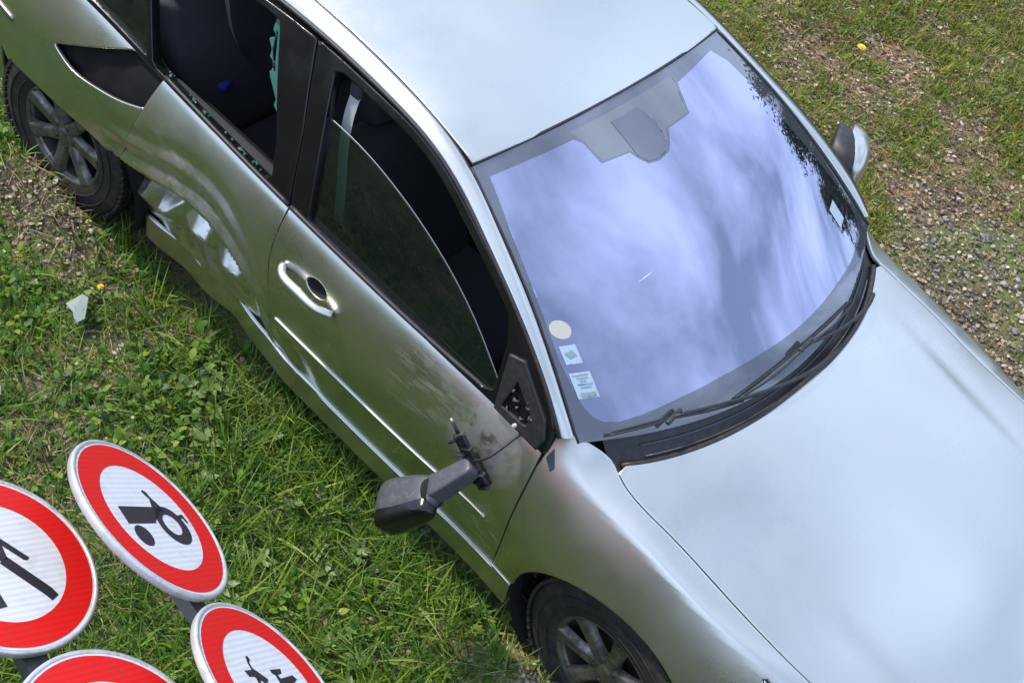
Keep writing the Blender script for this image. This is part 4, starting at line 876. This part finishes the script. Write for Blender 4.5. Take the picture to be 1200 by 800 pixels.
o = blades('dry_grass', 9000, NEAR, lambda x, y: np.clip(1.1 * np.exp(-((x + .62) / .42) ** 2 - ((y + 1.60) / .26) ** 2) + .5 * np.exp(-((x - .12) / .20) ** 2 - ((y + 1.75) / .2) ** 2) + .03, 0, 1), (.05, .13), (.002, .0045), (.4, 1.35), [(.40, .34, .15), (.33, .27, .12), (.30, .30, .09), (.46, .40, .22)], 'grass_blade', seed=14, clump=.04); o['label'] = 'yellowed dry grass patch in the turf by the signs'; o['category'] = 'grass'
# broad weed leaves in the turf
def leaves(name, n, region, dens, size, cols, mname, seed, tilt=(.1, .9), lift=(.0, .05), asp=.55, flatz=False):
    r = np.random.default_rng(seed); (x0, x1, y0, y1) = region; m_ = n * 8; x = r.uniform(x0, x1, m_); y = r.uniform(y0, y1, m_); keep = (r.random(m_) < dens(x, y) * thin(x, y)) & ~in_car(x, y); x = x[keep][:n]; y = y[keep][:n]
    if not flatz: k = len(x) // 6 + 1; s_ = r.integers(0, k, len(x)); x = x[s_] + r.normal(0, .02, len(x)); y = y[s_] + r.normal(0, .02, len(y)); ok = ~in_car(x, y); x = x[ok]; y = y[ok]
    n = len(x); L_ = r.uniform(*size, n); az = r.uniform(0, 2 * np.pi, n); ti = r.uniform(*tilt, n); zb = ground_z(x, y) + r.uniform(*lift, n)
    zb = zb - (zb - ground_z(x, y)) * 0; lim = cap_height(x, y, np.full(n, .5), ground_z(x, y)); ok = lim > .45; x, y, L_, az, ti, zb = [v[ok] for v in (x, y, L_, az, ti, zb)]; n = len(x)
    d = np.stack([np.cos(az) * np.cos(ti), np.sin(az) * np.cos(ti), np.sin(ti)], 1); s = np.stack([-np.sin(az), np.cos(az), np.zeros(n)], 1); up = np.cross(d, s) * -1
    b0 = np.stack([x, y, zb], 1); V = []
    for t, w_, u_ in ((0, .08, 0), (.35, .5, .08), (.7, .40, .08), (1, 0, -.05)):
        c_ = b0 + d * (L_ * t)[:, None] - up * (L_ * u_ * 1.0)[:, None]
        if w_ > 0: V += [c_ - s * (L_ * w_ * asp)[:, None] + up * (L_ * .06)[:, None], c_ + s * (L_ * w_ * asp)[:, None] + up * (L_ * .06)[:, None]]
        else: V.append(c_)
    k = 7; V = np.stack(V, 1).reshape(-1, 3); base = np.arange(n)[:, None] * k; T = np.concatenate([base + t for t in ([0, 1, 3], [0, 3, 2], [2, 3, 5], [2, 5, 4], [4, 5, 6])])
    C_ = np.array(cols); cc = C_[r.integers(0, len(C_), n)] * r.uniform(.7, 1.3, (n, 1)); o = tri_mesh(name, V, T, mname, col=np.repeat(cc, k, 0)); o['kind'] = 'stuff'; return o
o = leaves('small_weeds', 20000, NEAR, lambda x, y: lush(x, y) * sstep(.45, .6, fbm(x * 2.5, y * 2.5, 90)), (.018, .05), greens, 'grass_blade', 7); o['label'] = 'small broad leaved weeds in the turf'; o['category'] = 'weeds'
o = leaves('small_weeds', 22000, FAR, lambda x, y: lush(x, y), (.008, .022), [(.15, .21, .025), (.20, .25, .035), (.12, .18, .022)], 'grass_blade', 8, lift=(0, .02)); o['label'] = 'tiny leaves among the moss beyond the car'; o['category'] = 'weeds'
browns = [(.20, .14, .085), (.29, .21, .14), (.13, .09, .055), (.36, .28, .20), (.25, .16, .12), (.40, .35, .27)]
o = leaves('leaf_litter', 8000, NEAR, lambda x, y: .05 + litter(x, y) + .25 * gravel(x, y), (.010, .030), browns, 'dry_litter', 9, tilt=(-.5, .6), lift=(.002, .012), asp=.8, flatz=True); o['label'] = 'brown dead leaves and chips under the near flank'; o['category'] = 'litter'
o = leaves('leaf_litter', 46000, FAR, lambda x, y: 1.05 - .8 * lush(x, y), (.007, .026), browns + [(.07, .05, .035), (.05, .04, .03), (.10, .07, .045)], 'dry_litter', 10, tilt=(-.5, .6), lift=(.002, .016), asp=.8, flatz=True); o['label'] = 'pale chips and dead leaves beyond the car'; o['category'] = 'litter'
# gravel
ico = bmesh.new(); bmesh.ops.create_icosphere(ico, subdivisions=1, radius=1); ico.verts.ensure_lookup_table(); IV = np.array([tuple(v.co) for v in ico.verts]); IT = np.array([[v.index for v in f.verts] for f in ico.faces]); ico.free()
def pebbles(name, n, region, dens, size, seed, cols):
    r = np.random.default_rng(seed); (x0, x1, y0, y1) = region; m_ = n * 8; x = r.uniform(x0, x1, m_); y = r.uniform(y0, y1, m_); keep = (r.random(m_) < dens(x, y) * thin(x, y)) & ~in_car(x, y); x = x[keep][:n]; y = y[keep][:n]; n = len(x)
    s = size[0] + (size[1] - size[0]) * r.random(n) ** 2.5; V = IV[None] * (1 + r.uniform(-.42, .35, (n, len(IV), 1))); V = V * (r.uniform(.35, 1.25, (n, 1, 3)) * s[:, None, None])
    a = r.uniform(0, 6.28, n); b_ = r.uniform(-.5, .5, n); X = V[:, :, 0] * np.cos(a)[:, None] - V[:, :, 1] * np.sin(a)[:, None]; Y = V[:, :, 0] * np.sin(a)[:, None] + V[:, :, 1] * np.cos(a)[:, None]; Z = V[:, :, 2] * .7 + X * np.sin(b_)[:, None] * .4
    V = np.stack([X + x[:, None], Y + y[:, None], Z + (ground_z(x, y) + s * .25)[:, None]], -1).reshape(-1, 3); T = (np.arange(n)[:, None, None] * len(IV) + IT[None]).reshape(-1, 3)
    C_ = np.array(cols); cc = C_[r.integers(0, len(C_), n)] * r.uniform(.6, 1.2, (n, 1)); o = tri_mesh(name, V, T, 'stone_grey', col=np.repeat(cc, len(IV), 0)); o['kind'] = 'stuff'; return o
stonec = [(.22, .215, .21), (.15, .145, .145), (.31, .30, .29), (.20, .165, .14), (.10, .095, .095), (.25, .235, .23)]
o = pebbles('gravel', 15000, FAR, lambda x, y: .012 + gravel(x, y) ** 1.6, (.004, .015), 12, stonec); o['label'] = 'grey gravel showing through the ground beyond the bonnet'; o['category'] = 'gravel'
o = pebbles('gravel', 2600, (-2.2, 2.4, -1.5, -.70), lambda x, y: .04 + gravel(x, y) + .35 * litter(x, y), (.004, .014), 13, [(.42, .37, .29), (.35, .28, .2), (.5, .46, .4), (.28, .22, .16)]); o['label'] = 'small tan gravel around the front wheel'; o['category'] = 'gravel'
# single stones that can be picked out
def stone(name, p, s, col, label, cat, group=None, seed=0, sub=2, sc=(1, .8, .6)):
    r = random.Random(seed); bm = bmesh.new(); bmesh.ops.create_icosphere(bm, subdivisions=sub, radius=1)
    pl = [(Vector((r.gauss(0, 1), r.gauss(0, 1), r.gauss(0, 1))).normalized(), .62 + .25 * r.random()) for _ in range(9)]
    for v in bm.verts:
        for n_, d_ in pl:
            k = v.co.dot(n_) - d_
            if k > 0: v.co -= n_ * k
        v.co = Vector((v.co.x * s * sc[0], v.co.y * s * sc[1], v.co.z * s * sc[2]))
    o = bm_obj(name, bm, col, None, True, 22); o.location = (p[0], p[1], float(ground_z(p[0], p[1])) + s * sc[2] * .45); o.rotation_euler = (0, 0, r.random() * 6)
    o['label'] = label; o['category'] = cat
    if group: o['group'] = group
    return o
for nm, c_ in (('stone_pale', (.33, .315, .29)), ('stone_tan', (.40, .32, .23)), ('stone_brown', (.26, .20, .16)), ('stone_dark', (.17, .16, .15))):
    m = mat(nm, c_, .85); nn = noise(m, 60, 6, .65); rr = ramp(m, nn.outputs['Fac'], [(.3, tuple(v * .6 for v in c_)), (.7, tuple(v * 1.2 for v in c_))]); m.node_tree.links.new(rr.outputs[0], nodes(m)[2].inputs['Base Color']); bump(m, nn.outputs['Fac'], .5, .004)
stone('stone', (.215, -.960), .036, 'stone_tan', 'tan stone lying in the shade between the moulding and the grass', 'stone', None, 1)
stone('stone', (.275, -.985), .022, 'stone_tan', 'small tan stone beside the larger one below the sill', 'stone', None, 2)
r = np.random.default_rng(99); c = 0
while c < 48:
    x, y = r.uniform(.1, 2.6), r.uniform(.86, 3.6)
    if r.random() < gravel(x, y) - .2 and not in_car(x, y, -.06):
        stone('stone', (x, y), r.uniform(.011, .027), ['stone_pale', 'stone_pale', 'stone_brown', 'stone_dark'][c % 4], 'angular stone standing out of the gravel beyond the bonnet', 'stone', 'stones in the gravel beyond the bonnet', 100 + c, 1, (1, r.uniform(.6, .95), r.uniform(.45, .8))); c += 1
# grey plastic scrap and white scrap in the grass
pl = mat('scrap_plastic', (.23, .27, .25), .35); pw = mat('scrap_white', (.62, .64, .64), .4)
def scrap(name, p, s, m, label, pts, rot):
    G = bmesh.new(); vs_ = [G.verts.new((x * s, y * s, .15 * s * math.sin(x * 3) + z * s)) for x, y, z in pts]; f = G.faces.new(vs_); bmesh.ops.triangulate(G, faces=[f]); bmesh.ops.solidify(G, geom=list(G.faces), thickness=.003)
    o = bm_obj(name, G, m, None, False); o.location = (p[0], p[1], float(ground_z(p[0], p[1])) + p[2]); o.rotation_euler = rot; o['label'] = label; o['category'] = 'debris'
scrap('plastic_fragment', (-.880, -1.150, .055), .075, 'scrap_plastic', 'greenish grey broken plastic piece lying in the grass', [(-.8, .2, 0), (-.1, .8, .1), (.45, .55, .25), (.6, -.45, .1), (.1, -.75, 0), (-.2, -.2, .15)], (.35, -.2, .5))
scrap('plastic_fragment', (-.760, -1.575, .05), .05, 'scrap_white', 'white scrap at the edge of the dry grass patch', [(-.8, .2, 0), (0, .7, .1), (.7, .2, .1), (.4, -.7, 0), (-.4, -.5, .1)], (.3, .2, .2))
# leafy weeds one can tell apart
lv = bmesh.new(); rows = []
for i in range(8):
    t = i / 7; ww = .26 * math.sin(math.pi * min(1, t * .92 + .05)) ** .8 * (1.12 if i % 2 else .88); zz = .30 * t - .42 * t * t
    rows.append([lv.verts.new((t, s * ww, zz + .06 * abs(s))) for s in (-1, 0, 1)])
for a, b in zip(rows, rows[1:]):
    for j in range(2): lv.faces.new((a[j], a[j + 1], b[j + 1], b[j]))
lm = bpy.data.meshes.new('leaf'); lv.normal_update(); lv.to_mesh(lm); lv.free(); lm.polygons.foreach_set('use_smooth', [True] * len(lm.polygons))
wm = mat('weed_leaf', (.075, .13, .022), .5); nn = noise(wm, 8, 5); rr = ramp(wm, nn.outputs['Fac'], [(.3, (.05, .095, .016)), (.7, (.12, .18, .03))]); wm.node_tree.links.new(rr.outputs[0], nodes(wm)[2].inputs['Base Color']); lm.materials.append(wm)
def weed(x, y, s, n_, seed, label, group=None):
    r = random.Random(seed); z = float(ground_z(x, y)); o = empty('weed', (x, y, z), label, 'plant', group)
    for k in range(n_):
        lf = link(bpy.data.objects.new('leaf', lm), o); q = s * (.6 + .6 * r.random()); lf.scale = (q, q * (.8 + .4 * r.random()), q); lf.location = (0, 0, .01 + .03 * r.random()); lf.rotation_euler = (r.uniform(-.3, .3), r.uniform(-.75, -.1), 2.399 * k + r.uniform(-.3, .3))
r = np.random.default_rng(5); c = 0
while c < 34:
    x, y = r.uniform(-1.1, 1.1), r.uniform(-1.5, -.93)
    P = np.array([x, y, 0.0]); 
    if lush(np.array([x]), np.array([y]))[0] > .45 and True:
        weed(x, y, r.uniform(.035, .06), r.integers(7, 11), int(c), 'low leafy green weed growing in the turf beside the sill', 'leafy weeds beside the car'); c += 1
yf = mat('petal_yellow', (.75, .52, .02), .6)
def dandelion(x, y, s, label):
    z = float(ground_z(x, y)); o = empty('dandelion', (x, y, z), label, 'flower'); V, Fc = tube([(0, 0, 0), (.004, .002, .05)], .0025, 6); mesh_obj('stem', V, Fc, 'weed_leaf', o)
    bm = bmesh.new()
    for ring, (nn_, rr_, zz) in enumerate(((14, 1.0, .052), (10, .7, .057), (6, .4, .060))):
        for k in range(nn_):
            a = 2 * math.pi * (k + .5 * ring) / nn_; d_ = Vector((math.cos(a), math.sin(a), 0)); p_ = Vector((-d_.y, d_.x, 0)); b0 = Vector((.004, .002, zz)); bm.faces.new([bm.verts.new(b0 + p_ * .001), bm.verts.new(b0 + d_ * s * rr_ + p_ * s * .16 + Vector((0, 0, .004))), bm.verts.new(b0 + d_ * s * rr_ - p_ * s * .16 + Vector((0, 0, .004))), bm.verts.new(b0 - p_ * .001)])
    bm_obj('flower_head', bm, 'petal_yellow', o, False)
dandelion(-.115, 2.82, .022, 'single yellow dandelion flower in the moss beyond the roof'); dandelion(-.93, -1.03, .012, 'tiny yellow flower below the crumpled rear door')

# ================================================================== road signs on posts bent over by the crash
def post_foot(c_, Fr): q_ = c_ - Fr[1] * 1.35; return (float(q_[0]), float(q_[1]), float(ground_z(q_[0], q_[1])))
POST_A = empty('road_sign_post', post_foot(cA1, FA), 'bent over steel post carrying a no tractors disc above a no mopeds disc', 'road sign')
POST_B = empty('road_sign_post', post_foot(cB1, FB), 'bent over steel post carrying a no pedestrians disc above a no bicycles disc', 'road sign')
def place(o, c_, Fr, parent):
    o.parent = parent; Fr = Fr * KS; m = Matrix(((Fr[0][0], Fr[1][0], Fr[2][0], c_[0] - parent.location.x), (Fr[0][1], Fr[1][1], Fr[2][1], c_[1] - parent.location.y), (Fr[0][2], Fr[1][2], Fr[2][2], c_[2] - parent.location.z), (0, 0, 0, 1))); o.matrix_basis = m
def flat(z): return lambda P: np.stack([P[:, 0] * RS, P[:, 1] * RS, np.full(len(P), z)], 1)
def circ(r_, n=72, c_=(0, 0)): a = np.linspace(0, 2 * np.pi, n, endpoint=False); return np.stack([c_[0] + r_ * np.cos(a), c_[1] + r_ * np.sin(a)], 1)
def ring_bar(a, b, w_):
    a, b = np.array(a), np.array(b); t = (b - a) / np.linalg.norm(b - a); n_ = np.array([-t[1], t[0]]) * w_ / 2; return np.array([a - n_, b - n_, b + n_, a + n_])
def disc(c_, Fr, parent, label, shapes):
    d = bpy.data.objects.new('sign_disc', None); COL.objects.link(d); place(d, c_, Fr, parent); d['label'] = label
    prof = [(.0, .955), (.004, .962), (.0055, .985), (.003, 1.0), (-.004, 1.004), (-.016, 1.0), (-.022, .992), (-.024, .97), (-.023, .94), (-.012, .935), (-.010, 0.001)]
    G = np.array([[(r_ * RS * math.cos(t), r_ * RS * math.sin(t), z_) for z_, r_ in prof] for t in np.linspace(0, 2 * math.pi, 96, endpoint=False)]); grid_obj('rim', G, 'sign_alu', d, close_u=True)
    panel('white_face', circ(.962, 96), flat(.0022), 'sign_white', d, .12, outward=(0, 0, 1), depth=0)
    panel('red_ring', circ(.935, 96), flat(.0030), 'sign_red', d, .08, holes=[circ(.665, 80)], outward=(0, 0, 1), depth=0)
    for nm, poly, holes in shapes: panel(nm, np.array(poly), flat(.0032), 'sign_black', d, .06, holes=[np.array(h) for h in holes], outward=(0, 0, 1), depth=0)
tractor = [('bonnet_shape', [(-.48, .15), (.06, .13), (.16, .125), (.21, .05), (.03, -.04), (-.02, -.075), (-.50, -.065)], []),
           ('exhaust_shape', [(.135, .33), (.175, .35), (.215, .315), (.225, .25), (.29, .13), (.30, .06), (.17, .06), (.12, .12), (.185, .235), (.15, .29)], []),
           ('rear_wheel_shape', circ(.245, 40, (.285, -.115)), [circ(.132, 32, (.272, -.105))]), ('front_wheel_shape', circ(.128, 30, (-.375, -.215)), []),
           ('seat_shape', [(.50, .01), (.60, .02), (.61, -.09), (.575, -.10), (.56, -.03), (.49, -.04)], [])]
moped = [('handlebar_shape', [(-.14, .375), (-.10, .37), (-.10, .33), (-.15, .30), (-.165, .24), (-.03, .09), (-.06, .06), (-.20, .10), (-.235, .15), (-.32, .16), (-.335, .235), (-.20, .225), (-.185, .30)], []),
         ('saddle_shape', [(.12, .175), (.33, .155), (.29, .105), (.20, .10), (.21, .055), (.47, .055), (.50, 0), (.36, -.04), (.16, -.10), (.06, -.12), (-.04, -.16), (.02, -.06), (.14, .02), (.155, .105), (.115, .14)], []),
         ('frame_shape', [(-.16, .10), (-.09, .06), (.06, -.16), (.24, -.16), (.24, -.22), (.03, -.23), (-.10, -.02)], []),
         ('fork_shape', ring_bar((-.20, .12), (-.34, -.24), .05), []),
         ('front_wheel_shape', circ(.19, 36, (-.34, -.24)), [circ(.135, 30, (-.34, -.24))]), ('rear_wheel_shape', circ(.19, 36, (.36, -.24)), [circ(.135, 30, (.36, -.24))])]
walker = [('head_shape', circ(.085, 26, (-.02, .50)), []), ('body_shape', [(-.10, .38), (.06, .39), (.12, .30), (.10, .00), (-.08, .00), (-.12, .25)], []),
          ('rear_arm_shape', [(.07, .34), (.10, .28), (.325, -.01), (.30, -.035), (.26, -.03), (.04, .25)], []), ('front_arm_shape', [(-.09, .35), (-.36, .10), (-.33, .06), (-.06, .26)], []),
          ('rear_leg_shape', [(.10, .04), (.395, -.37), (.43, -.46), (.335, -.505), (.30, -.44), (.0, -.02)], []), ('front_leg_shape', [(-.08, .03), (-.16, -.20), (-.13, -.48), (-.26, -.49), (-.25, -.44), (-.20, -.42), (-.24, -.18), (-.12, .0), (.0, .0)], [])]
bike = [('front_wheel_shape', circ(.22, 40, (-.32, -.14)), [circ(.175, 34, (-.32, -.14))]), ('rear_wheel_shape', circ(.22, 40, (.32, -.14)), [circ(.175, 34, (.32, -.14))]),
        ('frame_shape', [(-.32, -.14), (-.20, .16), (.10, .16), (.14, .24), (.18, .24), (.15, .14), (.32, -.14), (.02, -.16), (-.17, .09)], [[(-.14, .13), (.09, .13), (.02, -.09)], [(.12, .09), (.25, -.12), (.05, -.12)]]), ('handlebar_shape', ring_bar((-.17, .10), (-.26, .30), .04), []), ('saddle_shape', ring_bar((.08, .25), (.25, .25), .05), [])]
disc(cA1, FA, POST_A, 'white disc with red ring and black tractor', tractor); disc(cA2, FA, POST_A, 'white disc with red ring and black moped', moped)
disc(cB1, FB, POST_B, 'white disc with red ring and black walker', walker); disc(cB2, FB, POST_B, 'white disc with red ring and black bicycle', bike)
for po, c1_, c2_, Fr in ((POST_A, cA1, cA2, FA), (POST_B, cB1, cB2, FB)):
    bm = bmesh.new(); up0 = RS * 1.06; bm.free()
    a0 = c1_ + Fr[1] * up0 * KS - Fr[2] * .048; a1 = c1_ - Fr[1] * 1.10 - Fr[2] * .048; ft = np.array(post_foot(c1_, Fr)) + np.array((0, 0, -.25)); el = np.array((ft[0], ft[1], a1[2] - .22))
    ctl = [a0, (a0 + a1) / 2, a1] + [a1 * (1 - t) ** 2 + 2 * t * (1 - t) * np.array((ft[0], ft[1], a1[2] - .02)) + el * t * t for t in (.2, .4, .6, .8)] + [el, (el + ft) / 2, ft]
    V = []; Fc = []; lat = Fr[0]
    for i_, p_ in enumerate(ctl):
        t_ = unit(np.array(ctl[min(i_ + 1, len(ctl) - 1)]) - np.array(ctl[max(i_ - 1, 0)])); l_ = unit(lat - t_ * (lat @ t_)); m_ = np.cross(t_, l_)
        V += [p_ + l_ * sx_ * .031 + m_ * sy_ * .0155 - np.array(po.location) for sx_, sy_ in ((-1, -1), (1, -1), (1, 1), (-1, 1))]
    for i_ in range(len(ctl) - 1): Fc += [(4 * i_ + k_, 4 * i_ + (k_ + 1) % 4, 4 * i_ + 4 + (k_ + 1) % 4, 4 * i_ + 4 + k_) for k_ in range(4)]
    Fc += [(3, 2, 1, 0), tuple(range(4 * len(ctl) - 4, 4 * len(ctl)))]
    mesh_obj('post', V, Fc, 'pole_steel', po, smooth=False)
    for cc in (c1_, c2_):
        for dy in (-.14, .14):
            bm = bmesh.new(); box_bm(bm, (0, dy, -.038), (.34, .035, .012), None, .003); o = bm_obj('rail', bm, 'sign_alu', None); place(o, cc, Fr, po)

# ================================================================== trees standing off beyond the car (mirrored in the glass)
bark = mat('bark', (.10, .075, .055), .9); nn = noise(bark, 12, 8, .7); rr = ramp(bark, nn.outputs['Fac'], [(.3, (.05, .038, .028)), (.7, (.17, .13, .10))]); bark.node_tree.links.new(rr.outputs[0], nodes(bark)[2].inputs['Base Color']); bump(bark, nn.outputs['Fac'], .8, .03)
def tree(p, H, seed, label):
    r = random.Random(seed); o = empty('tree', p, label, 'tree', 'trees beyond the car'); pts = [Vector((0, 0, -.1))]; 
    for i in range(8): pts.append(pts[-1] + Vector((r.uniform(-.12, .12), r.uniform(-.12, .12), H * .85 / 8)))
    V, Fc = tube(pts, [.20 * (1 - .09 * i) * H / 7 for i in range(9)], 10); mesh_obj('trunk', V, Fc, 'bark', o); ends = []
    for k in range(22):
        i = r.randint(2, 8); b0 = pts[i]; a = r.random() * 6.28; L_ = H * (.16 + .20 * r.random()) * (1.1 - .07 * i); d_ = Vector((math.cos(a), math.sin(a), .25 + .4 * r.random())).normalized()
        q = [b0, b0 + d_ * L_ * .5 + Vector((0, 0, .1)), b0 + d_ * L_]; V, Fc = tube(q, [.05, .03, .01], 6); mesh_obj('limb', V, Fc, 'bark', o); ends += [q[1], q[2], (q[1] + q[2]) / 2]
    rn = np.random.default_rng(seed); E_ = np.array([tuple(e) for e in ends]); n_ = 7000; c_ = E_[rn.integers(0, len(E_), n_)] + rn.normal(0, .30 * H / 7, (n_, 3)); s_ = rn.uniform(.05, .11, n_)
    d1 = rn.normal(0, 1, (n_, 3)); d1 /= np.linalg.norm(d1, axis=1)[:, None]; d2 = np.cross(d1, rn.normal(0, 1, (n_, 3))); d2 /= np.linalg.norm(d2, axis=1)[:, None]
    V = np.stack([c_ - d1 * s_[:, None], c_ + d2 * s_[:, None] * .5, c_ + d1 * s_[:, None], c_ - d2 * s_[:, None] * .5], 1).reshape(-1, 3); b_ = np.arange(n_)[:, None] * 4; T = np.concatenate([b_ + [0, 1, 2], b_ + [0, 2, 3]])
    cc = np.array([(.05, .085, .02), (.07, .11, .025), (.04, .07, .02)])[rn.integers(0, 3, n_)]; tri_mesh('crown', V, T, 'grass_blade', o, col=np.repeat(cc, 4, 0))
tree((.4, 13.0, 0), 6.1, 1, 'tallest leafy roadside tree beyond the car'); tree((2.3, 13.8, 0), 5.5, 2, 'leafy roadside tree beyond the car, between a taller and a shorter one'); tree((4.6, 17.5, 0), 4.4, 3, 'shortest leafy roadside tree beyond the car')
